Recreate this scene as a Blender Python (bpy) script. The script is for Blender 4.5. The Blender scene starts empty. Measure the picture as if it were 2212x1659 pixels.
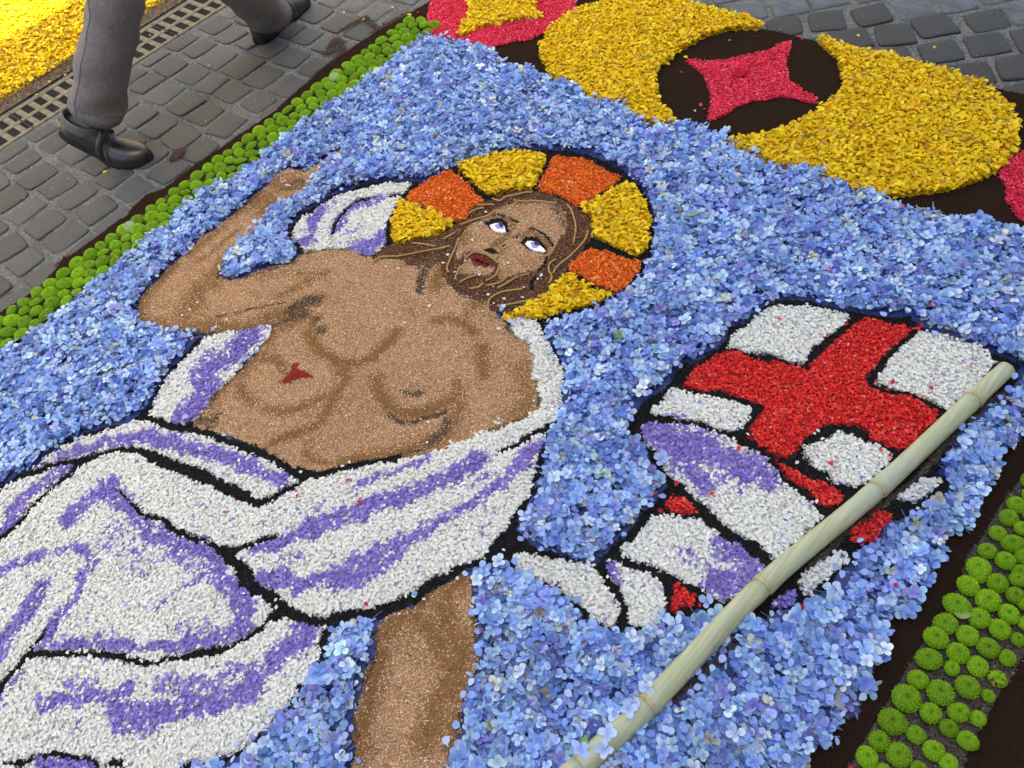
import bpy, math, random
import numpy as np
from mathutils import Vector, Matrix

random.seed(7)
rng = np.random.default_rng(11)
C = bpy.context.scene.collection
SC = bpy.context.scene

# ------------------------------------------------------------------ camera, sky, sun, exposure
CAM_H = 1.45
CAM_F = 1850.0 / 2212.0            # focal length / image width
PITCH, ROLL, YAW = 0.8803544, 0.2727576, -0.9259409


def cam_axes():
    cy, sy = math.cos(YAW), math.sin(YAW)
    f0 = np.array([sy, cy, 0.0]); r0 = np.array([cy, -sy, 0.0])
    fwd = f0 * math.cos(PITCH) - np.array([0, 0, 1.0]) * math.sin(PITCH)
    dn0 = np.cross(fwd, r0)
    r = r0 * math.cos(ROLL) + dn0 * math.sin(ROLL)
    d = -r0 * math.sin(ROLL) + dn0 * math.cos(ROLL)
    return np.array([r, d, fwd])


AX = cam_axes()
cam_d = bpy.data.cameras.new('camera')
cam = bpy.data.objects.new('camera', cam_d)
C.objects.link(cam)
cam_d.sensor_width = 36.0
cam_d.lens = 36.0 * CAM_F
cam_d.clip_start = 0.05
cam_d.clip_end = 400.0
mw = Matrix(((AX[0][0], -AX[1][0], -AX[2][0], 0), (AX[0][1], -AX[1][1], -AX[2][1], 0),
             (AX[0][2], -AX[1][2], -AX[2][2], CAM_H), (0, 0, 0, 1)))
cam.matrix_world = mw
SC.camera = cam

SUN_EL = 57.0
w = bpy.data.worlds.new('World'); SC.world = w
w.use_nodes = True
nt = w.node_tree
bg = nt.nodes['Background']
sky = nt.nodes.new('ShaderNodeTexSky')
sky.sky_type = 'NISHITA'
sky.sun_disc = False
sky.sun_elevation = math.radians(SUN_EL)
sky.sun_rotation = math.radians(90)
sky.air_density = 1.0
sky.dust_density = 4.0
sky.ozone_density = 1.0
nt.links.new(sky.outputs[0], bg.inputs[0])
bg.inputs[1].default_value = 0.15
sd = bpy.data.lights.new('sun', 'SUN')
sd.energy = 5.0
sd.angle = math.radians(0.53)
sd.color = (1.0, 0.95, 0.87)
so = bpy.data.objects.new('sun', sd)
so.rotation_euler = (0, math.radians(90 - SUN_EL), 0)
so.location = (6, 0, 12)
C.objects.link(so)
vs = SC.view_settings
vs.view_transform = 'Standard'; vs.look = 'None'; vs.gamma = 1.0; vs.use_curve_mapping = False
vs.exposure = 2.12
vs.use_white_balance = True
vs.white_balance_temperature = 7100
vs.white_balance_tint = 2


# ------------------------------------------------------------------ helpers
def tag(o, label=None, cat=None, group=None, kind=None):
    if label: o['label'] = label
    if cat: o['category'] = cat
    if group: o['group'] = group
    if kind: o['kind'] = kind
    return o


def empty(name, loc=(0, 0, 0), rz=0.0):
    o = bpy.data.objects.new(name, None)
    o.location = loc; o.rotation_euler = (0, 0, rz)
    o.empty_display_size = 0.1
    C.objects.link(o)
    return o


def mesh_obj(name, verts, faces, mats, parent=None, smooth=False, face_cols=None, mat_idx=None):
    me = bpy.data.meshes.new(name)
    v = np.asarray(verts, dtype=np.float32)
    if isinstance(faces, np.ndarray):
        k = faces.shape[1]; nf = len(faces)
        me.vertices.add(len(v)); me.vertices.foreach_set('co', v.ravel())
        me.loops.add(nf * k); me.loops.foreach_set('vertex_index', faces.astype(np.int32).ravel())
        me.polygons.add(nf)
        me.polygons.foreach_set('loop_start', np.arange(0, nf * k, k, dtype=np.int32))
        me.polygons.foreach_set('loop_total', np.full(nf, k, dtype=np.int32))
    else:
        me.from_pydata([tuple(a) for a in v], [], [tuple(f) for f in faces]); nf = len(faces)
    if face_cols is not None:
        a = me.attributes.new('Col', 'FLOAT_COLOR', 'FACE')
        c4 = np.ones((nf, 4), dtype=np.float32); c4[:, :3] = face_cols
        a.data.foreach_set('color', c4.ravel())
    for m in (mats if isinstance(mats, (list, tuple)) else [mats]):
        me.materials.append(m)
    if mat_idx is not None:
        me.polygons.foreach_set('material_index', np.asarray(mat_idx, dtype=np.int32))
    me.polygons.foreach_set('use_smooth', np.full(nf, smooth))
    me.update(calc_edges=True)
    o = bpy.data.objects.new(name, me)
    C.objects.link(o)
    if parent: o.parent = parent
    return o


def obj_copy(src, parent=None, name=None):
    o = src.copy()
    C.objects.link(o)
    if parent: o.parent = parent
    return o


class MB:
    """collects simple shapes into one mesh"""
    def __init__(s): s.v = []; s.f = []

    def add(s, vs_, fs_):
        n = len(s.v); s.v += [tuple(a) for a in vs_]; s.f += [tuple(i + n for i in f) for f in fs_]
        return s

    def box(s, a, b):
        x0, y0, z0 = a; x1, y1, z1 = b
        return s.add([(x0, y0, z0), (x1, y0, z0), (x1, y1, z0), (x0, y1, z0), (x0, y0, z1), (x1, y0, z1), (x1, y1, z1), (x0, y1, z1)],
                     [(0, 3, 2, 1), (4, 5, 6, 7), (0, 1, 5, 4), (1, 2, 6, 5), (2, 3, 7, 6), (3, 0, 4, 7)])

    def bbox(s, a, b, r):
        """box with a bevelled top"""
        x0, y0, z0 = a; x1, y1, z1 = b
        V = [(x0, y0, z0), (x1, y0, z0), (x1, y1, z0), (x0, y1, z0), (x0, y0, z1 - r), (x1, y0, z1 - r), (x1, y1, z1 - r), (x0, y1, z1 - r),
             (x0 + r, y0 + r, z1), (x1 - r, y0 + r, z1), (x1 - r, y1 - r, z1), (x0 + r, y1 - r, z1)]
        F = [(0, 3, 2, 1), (0, 1, 5, 4), (1, 2, 6, 5), (2, 3, 7, 6), (3, 0, 4, 7), (4, 5, 9, 8), (5, 6, 10, 9), (6, 7, 11, 10), (7, 4, 8, 11), (8, 9, 10, 11)]
        return s.add(V, F)

    def loft(s, rings, cap0=True, cap1=True, closed=True):
        n = len(rings[0]); base = len(s.v)
        for r in rings: s.v += [tuple(p) for p in r]
        for i in range(len(rings) - 1):
            for j in range(n if closed else n - 1):
                a = base + i * n + j; b = base + i * n + (j + 1) % n
                s.f.append((a, b, b + n, a + n))
        if cap0: s.f.append(tuple(base + j for j in reversed(range(n))))
        if cap1: s.f.append(tuple(base + (len(rings) - 1) * n + j for j in range(n)))
        return s

    def tube(s, pts, rad, n=8, cap=True):
        pts = [Vector(p) for p in pts]
        rad = rad if hasattr(rad, '__len__') else [rad] * len(pts)
        rings = []
        up = Vector((0, 0, 1))
        for i, p in enumerate(pts):
            t = (pts[min(i + 1, len(pts) - 1)] - pts[max(i - 1, 0)]).normalized()
            a = t.cross(up)
            if a.length < 1e-4: a = t.cross(Vector((1, 0, 0)))
            a.normalize(); b = a.cross(t).normalized()
            rings.append([p + (a * math.cos(2 * math.pi * k / n) + b * math.sin(2 * math.pi * k / n)) * rad[i] for k in range(n)])
        return s.loft(rings, cap, cap)

    def build(s, name, mat, parent=None, smooth=False):
        return mesh_obj(name, s.v, s.f, mat, parent, smooth)


# design tracing: points are read off the picture's plan and turned into metres on the ground
def T(c, r, *q): return [(553 * c + a / 4, 414.75 * r + b / 4) for a, b in q]
def Z1(*q): return [(940.1 + a * .15, 414.75 + b * .15) for a, b in q]
def Z2(*q): return [(553 + a * .1, 304.15 + b * .1) for a, b in q]
def Z3(*q): return [(276.5 + a * .3, 331.8 + b * .3) for a, b in q]
def Z4(*q): return [(387.1 + a * .4, 608.3 + b * .4) for a, b in q]
def Q(*q): return list(q)


def rays(P):
    P = np.atleast_2d(np.asarray(P, float))
    return np.c_[(P - np.array([1106, 829.5])) / 1850.0, np.ones(len(P))] @ AX


def G(P, z=0.0):
    d = rays(P); return d[:, :2] / (-d[:, 2:3]) * (CAM_H - z)


def G3(P, z):
    g = G([P], z)[0]; return Vector((g[0], g[1], z))


def inv(xy):
    p = np.c_[xy, np.zeros(len(xy))] - np.array([0, 0, CAM_H])
    q = p @ AX.T
    return q[:, :2] / np.maximum(q[:, 2:3], 1e-3) * 1850.0 + np.array([1106, 829.5])


def lscale(P):
    """metres per plan unit around the points"""
    m = np.mean(np.asarray(P, float), axis=0)
    g = G([m, m + [1, 0], m + [0, 1]])
    J = np.array([g[1] - g[0], g[2] - g[0]])
    return math.sqrt(abs(np.linalg.det(J)))


# ground raster of the design
X0, X1, Y0, Y1, RES = -2.75, 0.45, -0.75, 2.75, 0.004
NX, NY = int((X1 - X0) / RES), int((Y1 - Y0) / RES)
GX = X0 + (np.arange(NX) + .5) * RES
GY = Y0 + (np.arange(NY) + .5) * RES
ID = np.zeros((NY, NX), dtype=np.int16)


def noise2(x, y, scale, seed):
    r = np.random.default_rng(seed); L = r.random((64, 64))
    u = x / scale; v = y / scale
    i = np.floor(u).astype(int); j = np.floor(v).astype(int)
    fu = u - i; fv = v - j
    fu = fu * fu * (3 - 2 * fu); fv = fv * fv * (3 - 2 * fv)
    i0 = i % 64; i1 = (i + 1) % 64; j0 = j % 64; j1 = (j + 1) % 64
    return (L[j0, i0] * (1 - fu) + L[j0, i1] * fu) * (1 - fv) + (L[j1, i0] * (1 - fu) + L[j1, i1] * fu) * fv


def poly_mask(P):
    g = G(P)
    a0 = max(int((g[:, 0].min() - X0) / RES) - 1, 0); a1 = min(int((g[:, 0].max() - X0) / RES) + 2, NX)
    b0 = max(int((g[:, 1].min() - Y0) / RES) - 1, 0); b1 = min(int((g[:, 1].max() - Y0) / RES) + 2, NY)
    if a1 <= a0 or b1 <= b0: return None
    X = GX[a0:a1][None, :]; ys = GY[b0:b1]
    m = np.zeros((b1 - b0, a1 - a0), dtype=bool)
    n = len(g)
    for k in range(n):
        (xa, ya), (xb, yb) = g[k], g[(k + 1) % n]
        if ya == yb: continue
        rows = np.where((ys >= min(ya, yb)) & (ys < max(ya, yb)))[0]
        if len(rows) == 0: continue
        xc = xa + (ys[rows] - ya) / (yb - ya) * (xb - xa)
        m[rows] ^= (X < xc[:, None])
    return b0, b1, a0, a1, m


def stroke_field(P, wid, wid2=None):
    """0..1 field around a line on the ground; wid = full width in plan units"""
    g = G(P); s = lscale(P); hw = wid * s / 2
    mar = hw * 2
    a0 = max(int((g[:, 0].min() - mar - X0) / RES), 0); a1 = min(int((g[:, 0].max() + mar - X0) / RES) + 1, NX)
    b0 = max(int((g[:, 1].min() - mar - Y0) / RES), 0); b1 = min(int((g[:, 1].max() + mar - Y0) / RES) + 1, NY)
    if a1 <= a0 or b1 <= b0: return None
    X, Y = np.meshgrid(GX[a0:a1], GY[b0:b1])
    d = np.full(X.shape, 1e9)
    if len(g) == 1: d = np.hypot(X - g[0, 0], Y - g[0, 1])
    for k in range(len(g) - 1):
        ax, ay = g[k]; bx, by = g[k + 1]
        L2 = (bx - ax) ** 2 + (by - ay) ** 2 + 1e-12
        t = np.clip(((X - ax) * (bx - ax) + (Y - ay) * (by - ay)) / L2, 0, 1)
        d = np.minimum(d, np.hypot(X - ax - t * (bx - ax), Y - ay - t * (by - ay)))
    return b0, b1, a0, a1, d / hw


REG = {}


def region(kind, name, label, cat, polys=(), strokes=(), group=None):
    i = len(REG) + 1
    REG[i] = dict(kind=kind, name=name, label=label, cat=cat, group=group)
    for P in polys:
        r = poly_mask(P)
        if r is None: continue
        b0, b1, a0, a1, m = r
        ID[b0:b1, a0:a1][m] = i
    for P, wd in strokes:
        r = stroke_field(P, wd)
        if r is None: continue
        b0, b1, a0, a1, d = r
        X, Y = np.meshgrid(GX[a0:a1], GY[b0:b1])
        ID[b0:b1, a0:a1][d < 0.75 + 0.5 * noise2(X, Y, .012, 5)] = i
    return i


def field(strokes, soft=1.0, grow=1.0):
    F = np.zeros((NY, NX), dtype=np.float32)
    for P, wd, st in strokes:
        r = stroke_field(P, wd * grow)
        if r is None: continue
        b0, b1, a0, a1, d = r
        f = st * np.clip((1.55 * soft - d) / (0.85 * soft ** 2), 0, 1)
        F[b0:b1, a0:a1] = np.maximum(F[b0:b1, a0:a1], f)
    return F


# ------------------------------------------------------------------ materials
def new_mat(name, rough=0.6, spec=0.3):
    m = bpy.data.materials.new(name); m.use_nodes = True
    b = m.node_tree.nodes['Principled BSDF']
    b.inputs['Roughness'].default_value = rough
    b.inputs['Specular IOR Level'].default_value = spec
    return m, m.node_tree, b


def nd(nt_, typ, **kw):
    n = nt_.nodes.new(typ)
    for k, v_ in kw.items(): setattr(n, k, v_)
    return n


def flake_mat(name, trans=0.3, rough=0.55, spec=0.25, bump=0.0):
    """colour per petal comes with the petal (face attribute); thin petals let light through"""
    m, t, b = new_mat(name, rough, spec)
    at = nd(t, 'ShaderNodeAttribute'); at.attribute_name = 'Col'
    t.links.new(at.outputs['Color'], b.inputs['Base Color'])
    out = t.nodes['Material Output']
    if trans > 0:
        tr = nd(t, 'ShaderNodeBsdfTranslucent')
        t.links.new(at.outputs['Color'], tr.inputs['Color'])
        mx = nd(t, 'ShaderNodeMixShader'); mx.inputs[0].default_value = trans
        t.links.new(b.outputs[0], mx.inputs[1]); t.links.new(tr.outputs[0], mx.inputs[2])
        t.links.new(mx.outputs[0], out.inputs['Surface'])
    if bump > 0:
        nz = nd(t, 'ShaderNodeTexNoise'); nz.inputs['Scale'].default_value = 500
        bp = nd(t, 'ShaderNodeBump'); bp.inputs['Strength'].default_value = bump; bp.inputs['Distance'].default_value = .002
        tc = nd(t, 'ShaderNodeTexCoord')
        t.links.new(tc.outputs['Object'], nz.inputs['Vector'])
        t.links.new(nz.outputs[0], bp.inputs['Height']); t.links.new(bp.outputs[0], b.inputs['Normal'])
    return m


def noisy_mat(name, c1, c2, scale, rough=0.7, spec=0.3, bump=0.3, bscale=None, dist=.002, rand=0.0, detail=6, c3=None, c3scale=3.0, c3amt=.5):
    m, t, b = new_mat(name, rough, spec)
    tc = nd(t, 'ShaderNodeTexCoord')
    nz = nd(t, 'ShaderNodeTexNoise'); nz.inputs['Scale'].default_value = scale; nz.inputs['Detail'].default_value = detail
    t.links.new(tc.outputs['Object'], nz.inputs['Vector'])
    rp = nd(t, 'ShaderNodeValToRGB')
    rp.color_ramp.elements[0].position = .3; rp.color_ramp.elements[1].position = .72
    rp.color_ramp.elements[0].color = (*c1, 1); rp.color_ramp.elements[1].color = (*c2, 1)
    t.links.new(nz.outputs[0], rp.inputs[0])
    col = rp.outputs[0]
    if c3:
        n3 = nd(t, 'ShaderNodeTexNoise'); n3.inputs['Scale'].default_value = c3scale; n3.inputs['Detail'].default_value = 4
        t.links.new(tc.outputs['Object'], n3.inputs['Vector'])
        r3 = nd(t, 'ShaderNodeMapRange'); r3.inputs[1].default_value = .5; r3.inputs[2].default_value = .68; r3.inputs[4].default_value = c3amt
        t.links.new(n3.outputs[0], r3.inputs[0])
        m3 = nd(t, 'ShaderNodeMix', data_type='RGBA')
        t.links.new(r3.outputs[0], m3.inputs[0]); t.links.new(col, m3.inputs[6]); m3.inputs[7].default_value = (*c3, 1)
        col = m3.outputs[2]
    if rand > 0:
        oi = nd(t, 'ShaderNodeObjectInfo')
        mr = nd(t, 'ShaderNodeMapRange'); mr.inputs[3].default_value = 1 - rand; mr.inputs[4].default_value = 1 + rand
        t.links.new(oi.outputs['Random'], mr.inputs[0])
        hs = nd(t, 'ShaderNodeHueSaturation')
        t.links.new(mr.outputs[0], hs.inputs['Value']); t.links.new(col, hs.inputs['Color'])
        col = hs.outputs[0]
    t.links.new(col, b.inputs['Base Color'])
    if bump > 0:
        nb = nd(t, 'ShaderNodeTexNoise'); nb.inputs['Scale'].default_value = bscale or scale * 3; nb.inputs['Detail'].default_value = 5
        t.links.new(tc.outputs['Object'], nb.inputs['Vector'])
        bp = nd(t, 'ShaderNodeBump'); bp.inputs['Strength'].default_value = bump; bp.inputs['Distance'].default_value = dist
        t.links.new(nb.outputs[0], bp.inputs['Height']); t.links.new(bp.outputs[0], b.inputs['Normal'])
    return m


M = {}
M['petal'] = flake_mat('petal', .32)
M['thin_petal'] = flake_mat('thin_petal', .25, .45, .35)
M['seed'] = flake_mat('seed', 0, .5, .35)
M['dark_shred'] = flake_mat('dark_shred', 0, .8, .15)
M['soil'] = flake_mat('soil', 0, .95, .05, bump=.6)
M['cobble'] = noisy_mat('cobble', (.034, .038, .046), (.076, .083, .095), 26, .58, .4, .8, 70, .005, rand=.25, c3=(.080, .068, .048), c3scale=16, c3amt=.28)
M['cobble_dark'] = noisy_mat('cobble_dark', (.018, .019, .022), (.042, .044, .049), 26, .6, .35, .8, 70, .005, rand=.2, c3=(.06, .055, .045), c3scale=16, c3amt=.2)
M['mortar'] = noisy_mat('mortar', (.06, .062, .064), (.22, .222, .222), 150, .9, .1, .9, 260, .006, c3=(.08, .075, .07), c3scale=9, c3amt=.7)
M['iron'] = noisy_mat('iron', (.10, .085, .058), (.20, .175, .125), 40, .75, .25, .4, 200, .001)
M['drain'] = noisy_mat('drain', (.008, .007, .01), (.02, .018, .02), 20, .9, .1, .2)  # near-black colour stands in for the shade inside deep openings
def quill_mat(name, tint, blotch=None):
    m = flake_mat(name, .12, .6, .2)
    t = m.node_tree; at = [q for q in t.nodes if q.type == 'ATTRIBUTE'][0]
    oi = nd(t, 'ShaderNodeObjectInfo')
    mr = nd(t, 'ShaderNodeMapRange'); mr.inputs[3].default_value = .78; mr.inputs[4].default_value = 1.22
    t.links.new(oi.outputs['Random'], mr.inputs[0])
    hs = nd(t, 'ShaderNodeHueSaturation'); t.links.new(mr.outputs[0], hs.inputs['Value']); t.links.new(at.outputs['Color'], hs.inputs['Color'])
    mx = nd(t, 'ShaderNodeMix', data_type='RGBA'); t.links.new(hs.outputs[0], mx.inputs[6]); mx.inputs[7].default_value = (*tint, 1); mx.inputs[0].default_value = .0
    if blotch:
        nz = nd(t, 'ShaderNodeTexNoise'); nz.inputs['Scale'].default_value = 2.2; tc = nd(t, 'ShaderNodeTexCoord'); t.links.new(tc.outputs['Object'], nz.inputs['Vector'])
        r3 = nd(t, 'ShaderNodeMapRange'); r3.inputs[1].default_value = .5; r3.inputs[2].default_value = .62; t.links.new(nz.outputs[0], r3.inputs[0]); t.links.new(r3.outputs[0], mx.inputs[0])
    elif tint != (0, 0, 0): mx.inputs[0].default_value = .7
    for q in t.nodes:
        if q.type == 'BSDF_PRINCIPLED': t.links.new(mx.outputs[2], q.inputs['Base Color'])
        if q.type == 'BSDF_TRANSLUCENT': t.links.new(mx.outputs[2], q.inputs['Color'])
    return m


M['pompon'] = quill_mat('pompon', (0, 0, 0))
M['pompon_wilt'] = quill_mat('pompon_wilt', (.09, .018, .012), True)
M['pompon_pale'] = quill_mat('pompon_pale', (.36, .46, .28))
M['trousers'] = noisy_mat('trousers', (.135, .120, .130), (.205, .186, .198), 120, .9, .1, .5, 900, .001)
M['shoe_leather'] = noisy_mat('shoe_leather', (.010, .011, .012), (.022, .023, .024), 60, .35, .5, .15, 300, .001)
M['shoe_grey'] = noisy_mat('shoe_grey', (.085, .092, .088), (.14, .148, .14), 200, .8, .2, .3, 800, .001)
M['rubber'] = noisy_mat('rubber', (.008, .008, .008), (.018, .017, .016), 80, .8, .2, .2)
M['skin_person'] = noisy_mat('skin_person', (.42, .24, .16), (.5, .3, .21), 40, .5, .3, 0)
M['shirt'] = noisy_mat('shirt', (.32, .36, .42), (.4, .44, .5), 60, .85, .1, .2)
M['person_hair'] = noisy_mat('person_hair', (.02, .014, .01), (.05, .035, .025), 90, .6, .3, .5)
M['eye_white'] = noisy_mat('eye_white', (.66, .66, .68), (.78, .78, .78), 200, .6, .3, .3, 400, .001)
M['eye_violet'] = noisy_mat('eye_violet', (.20, .16, .52), (.34, .29, .68), 200, .6, .3, .3, 400, .001)
M['eye_black'] = noisy_mat('eye_black', (.010, .008, .012), (.03, .022, .026), 200, .6, .3, .3, 400, .001)
M['yarn'] = noisy_mat('yarn', (.26, .165, .06), (.46, .32, .14), 420, .9, .1, .8, 700, .002)
M['rose'] = noisy_mat('rose', (.26, .003, .012), (.38, .008, .022), 60, .8, .05, .2)
M['leaf'] = noisy_mat('leaf', (.10, .20, .03), (.2, .3, .08), 60, .5, .3, .2)
M['plaster'] = noisy_mat('plaster', (.52, .40, .26), (.66, .54, .38), 3, .9, .1, .3, 60, .004, c3=(.42, .34, .25), c3scale=.6, c3amt=.5)
M['plaster_pale'] = noisy_mat('plaster_pale', (.60, .53, .42), (.72, .66, .54), 3, .9, .1, .3, 60, .004)
M['stone_trim'] = noisy_mat('stone_trim', (.42, .40, .36), (.55, .53, .48), 8, .85, .15, .3)
M['shutter'] = noisy_mat('shutter', (.05, .09, .06), (.08, .13, .09), 12, .6, .3, .1)
M['roof_tile'] = noisy_mat('roof_tile', (.26, .11, .06), (.42, .2, .11), 9, .85, .1, .4)
M['wood'] = noisy_mat('wood', (.10, .05, .025), (.17, .09, .045), 10, .6, .3, .2)


def bamboo_mat():
    m, t, b = new_mat('bamboo', .42, .4)
    tc = nd(t, 'ShaderNodeTexCoord')
    mp = nd(t, 'ShaderNodeMapping'); mp.inputs['Scale'].default_value = (150, 4, 150)
    mp.inputs['Rotation'].default_value = (0, 0, -.15)
    t.links.new(tc.outputs['Object'], mp.inputs[0])
    n1 = nd(t, 'ShaderNodeTexNoise'); n1.inputs['Scale'].default_value = 1.0; n1.inputs['Detail'].default_value = 5
    t.links.new(mp.outputs[0], n1.inputs['Vector'])
    r1 = nd(t, 'ShaderNodeValToRGB')
    r1.color_ramp.elements[0].color = (.27, .31, .19, 1); r1.color_ramp.elements[1].color = (.43, .43, .29, 1)
    r1.color_ramp.elements[0].position = .3; r1.color_ramp.elements[1].position = .7
    t.links.new(n1.outputs[0], r1.inputs[0])
    n2 = nd(t, 'ShaderNodeTexNoise'); n2.inputs['Scale'].default_value = 7; n2.inputs['Detail'].default_value = 3
    t.links.new(tc.outputs['Object'], n2.inputs['Vector'])
    mr = nd(t, 'ShaderNodeMapRange'); mr.inputs[1].default_value = .45; mr.inputs[2].default_value = .65; mr.inputs[4].default_value = .7
    t.links.new(n2.outputs[0], mr.inputs[0])
    mx = nd(t, 'ShaderNodeMix', data_type='RGBA'); mx.inputs[7].default_value = (.33, .38, .31, 1)
    t.links.new(mr.outputs[0], mx.inputs[0]); t.links.new(r1.outputs[0], mx.inputs[6])
    t.links.new(mx.outputs[2], b.inputs['Base Color'])
    return m


M['bamboo'] = bamboo_mat()
M['bamboo_node'] = noisy_mat('bamboo_node', (.30, .24, .13), (.45, .38, .24), 90, .6, .3, .3)


def glass_mat():
    m, t, b = new_mat('window_glass', .08, .5)
    b.inputs['Base Color'].default_value = (.03, .04, .045, 1)
    return m


M['window_glass'] = glass_mat()

# ------------------------------------------------------------------ the setting: street, cobbles, drain
pav = MB().add([(-60, -60, -.0042), (60, -60, -.0042), (60, 60, -.0042), (-60, 60, -.0042)], [(0, 1, 2, 3)]).build('pavement', M['mortar'])
tag(pav, kind='structure')


def cobble_mesh(k):
    r = random.Random(100 + k)
    n = 4; pts = []
    L = .5
    cor = [(-L + r.uniform(-.05, .05), -L + r.uniform(-.05, .05)), (L + r.uniform(-.05, .05), -L + r.uniform(-.05, .05)),
           (L + r.uniform(-.05, .05), L + r.uniform(-.05, .05)), (-L + r.uniform(-.05, .05), L + r.uniform(-.05, .05))]
    out = []
    for i in range(4):
        p = Vector(cor[i]); a = Vector(cor[i - 1]); b = Vector(cor[(i + 1) % 4])
        f = r.uniform(.10, .26)
        out += [p.lerp(a, f), p.lerp((a + b) / 2, f * .42), p.lerp(b, f)]
        q = p.lerp(b, .5) + (Vector((0, 0)) - p.lerp(b, .5)) * r.uniform(-.05, .04)
        out.append(q)
    N = len(out)
    rings = []
    for s_, z in ((1.0, -.02), (1.0, -.0045), (.975, -.0012), (.90, .0004), (.5, .0014)):
        rings.append([(p.x * s_, p.y * s_, z + r.uniform(-.0007, .0007) * (s_ < .99)) for p in out])
    mb = MB().loft(rings, False, True)
    me_o = mb.build('cobblestone', M['cobble'], None, True)
    me = me_o.data
    bpy.data.objects.remove(me_o)
    return me


CM = [cobble_mesh(k) for k in range(12)]
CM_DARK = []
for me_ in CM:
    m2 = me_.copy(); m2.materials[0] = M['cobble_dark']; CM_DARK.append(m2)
P_LIM = (-150, 2362, -60, 1800)


def seen(x, y, m=0):
    p = inv(np.array([[x, y]]))[0]
    return P_LIM[0] - m < p[0] < P_LIM[1] + m and P_LIM[2] - m < p[1] < P_LIM[3] + m


GR_X0, GR_X1 = -3.300, -3.108
# drain channel: a frame, and cast gratings of cross bars and rails
gr_y0, gr_y1 = -.9, 3.6
PITCH_B = .0525
seg = PITCH_B * 12
bar_me = MB().bbox((-.0875, -.0115, -.02), (.0875, .0115, -.0005), .0025).build('cross_bar', M['iron'])
bar_me_ = bar_me.data; bpy.data.objects.remove(bar_me)
y = .02
labels = ['rusty cast drain grate at the left edge, behind the heel of the rear shoe', 'rusty cast drain grate partly hidden behind the rear trouser leg',
          'rusty cast drain grate between the yellow petals and the front trouser leg']
k = 0
while y < 3.4:
    if y > 1.9: break
    t = empty('drain_grate', (0, y, 0))
    tag(t, labels[min(k, 2)], 'drain grate', 'drain grates of the gutter')
    fr = MB()
    fr.bbox((GR_X0, .003, -.02), (GR_X0 + .016, seg - .003, .0015), .002)
    fr.build('side_rail', M['iron'], t)
    MB().bbox((GR_X1 - .016, .003, -.02), (GR_X1, seg - .003, .0015), .002).build('side_rail', M['iron'], t)
    xm = (GR_X0 + GR_X1) / 2
    MB().bbox((xm - .010, .003, -.02), (xm + .010, seg - .003, .001), .002).build('centre_rail', M['iron'], t)
    for b in range(12):
        bo = bpy.data.objects.new('cross_bar', bar_me_); C.objects.link(bo); bo.parent = t
        bo.location = (xm, PITCH_B * (b + .5), -.0005)
    MB().box((GR_X0 + .001, .001, -.0040), (GR_X1 - .001, seg - .001, -.0034)).build('drain_shade_sheet', M['drain'], t)  # dark sheet painted as the shade of the depth under the bars
    y += seg; k += 1


# ------------------------------------------------------------------ houses on both sides of the street (one casts the shade)
def house(name, label, x_wall, side, y0, y1, H, mat, eave):
    t = empty(name, (x_wall, (y0 + y1) / 2, 0)); tag(t, label, 'house')
    L = (y1 - y0) / 2
    d = 8.0
    xs_ = (0, d) if side > 0 else (-d, 0)
    MB().box((xs_[0], -L, -.01), (xs_[1], L, H)).build('wall', mat, t)
    e = eave
    if side > 0: MB().box((-e, -L - .3, H), (d + e, L + .3, H + .12)).add([(-e, -L - .3, H + .12), (d + e, -L - .3, H + .12), (d + e, L + .3, H + .12), (-e, L + .3, H + .12), (d / 2, -L - .3, H + 1.5), (d / 2, L + .3, H + 1.5)], [(0, 4, 5, 3), (1, 2, 5, 4), (0, 1, 4), (3, 5, 2)]).build('roof', M['roof_tile'], t)
    else: MB().box((-d - e, -L - .3, H), (e, L + .3, H + .12)).add([(e, -L - .3, H + .12), (-d - e, -L - .3, H + .12), (-d - e, L + .3, H + .12), (e, L + .3, H + .12), (-d / 2, -L - .3, H + 1.5), (-d / 2, L + .3, H + 1.5)], [(0, 3, 5, 4), (1, 4, 5, 2), (0, 4, 1), (3, 2, 5)]).build('roof', M['roof_tile'], t)
    s = -1 if side > 0 else 1
    n = max(2, int((y1 - y0) / 3))
    for fl in range(int(H // 3.1)):
        for i in range(n):
            yy = -L + (i + .5) * (y1 - y0) / n
            if fl == 0 and i % 3 == 1:
                dr = MB().box((min(0, s * .05), yy - .55, 0), (max(0, s * .05), yy + .55, 2.3)).build('door', M['wood'], t)
                MB().box((min(s * .05, s * .09), yy + .38, 1.0), (max(s * .05, s * .09), yy + .44, 1.12)).build('handle', M['iron'], dr)
                continue
            z0 = .95 + fl * 3.1
            wdw = MB().box((min(0, s * .06), yy - .55, z0 - .1), (max(0, s * .06), yy + .55, z0)).box((min(0, s * .04), yy - .5, z0), (max(0, s * .04), yy - .42, z0 + 1.5)).box((min(0, s * .04), yy + .42, z0), (max(0, s * .04), yy + .5, z0 + 1.5)).box((min(0, s * .04), yy - .42, z0 + 1.42), (max(0, s * .04), yy + .42, z0 + 1.5)).build('window', M['stone_trim'], t)
            MB().box((min(0, s * .012), yy - .42, z0), (max(0, s * .012), yy + .42, z0 + 1.42)).build('pane', M['window_glass'], wdw)
            for q in (-1, 1):
                MB().box((min(0, s * .05), yy + q * .76 - .24, z0), (max(0, s * .05), yy + q * .76 + .24, z0 + 1.48)).build('shutter', M['shutter'], wdw)


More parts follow.
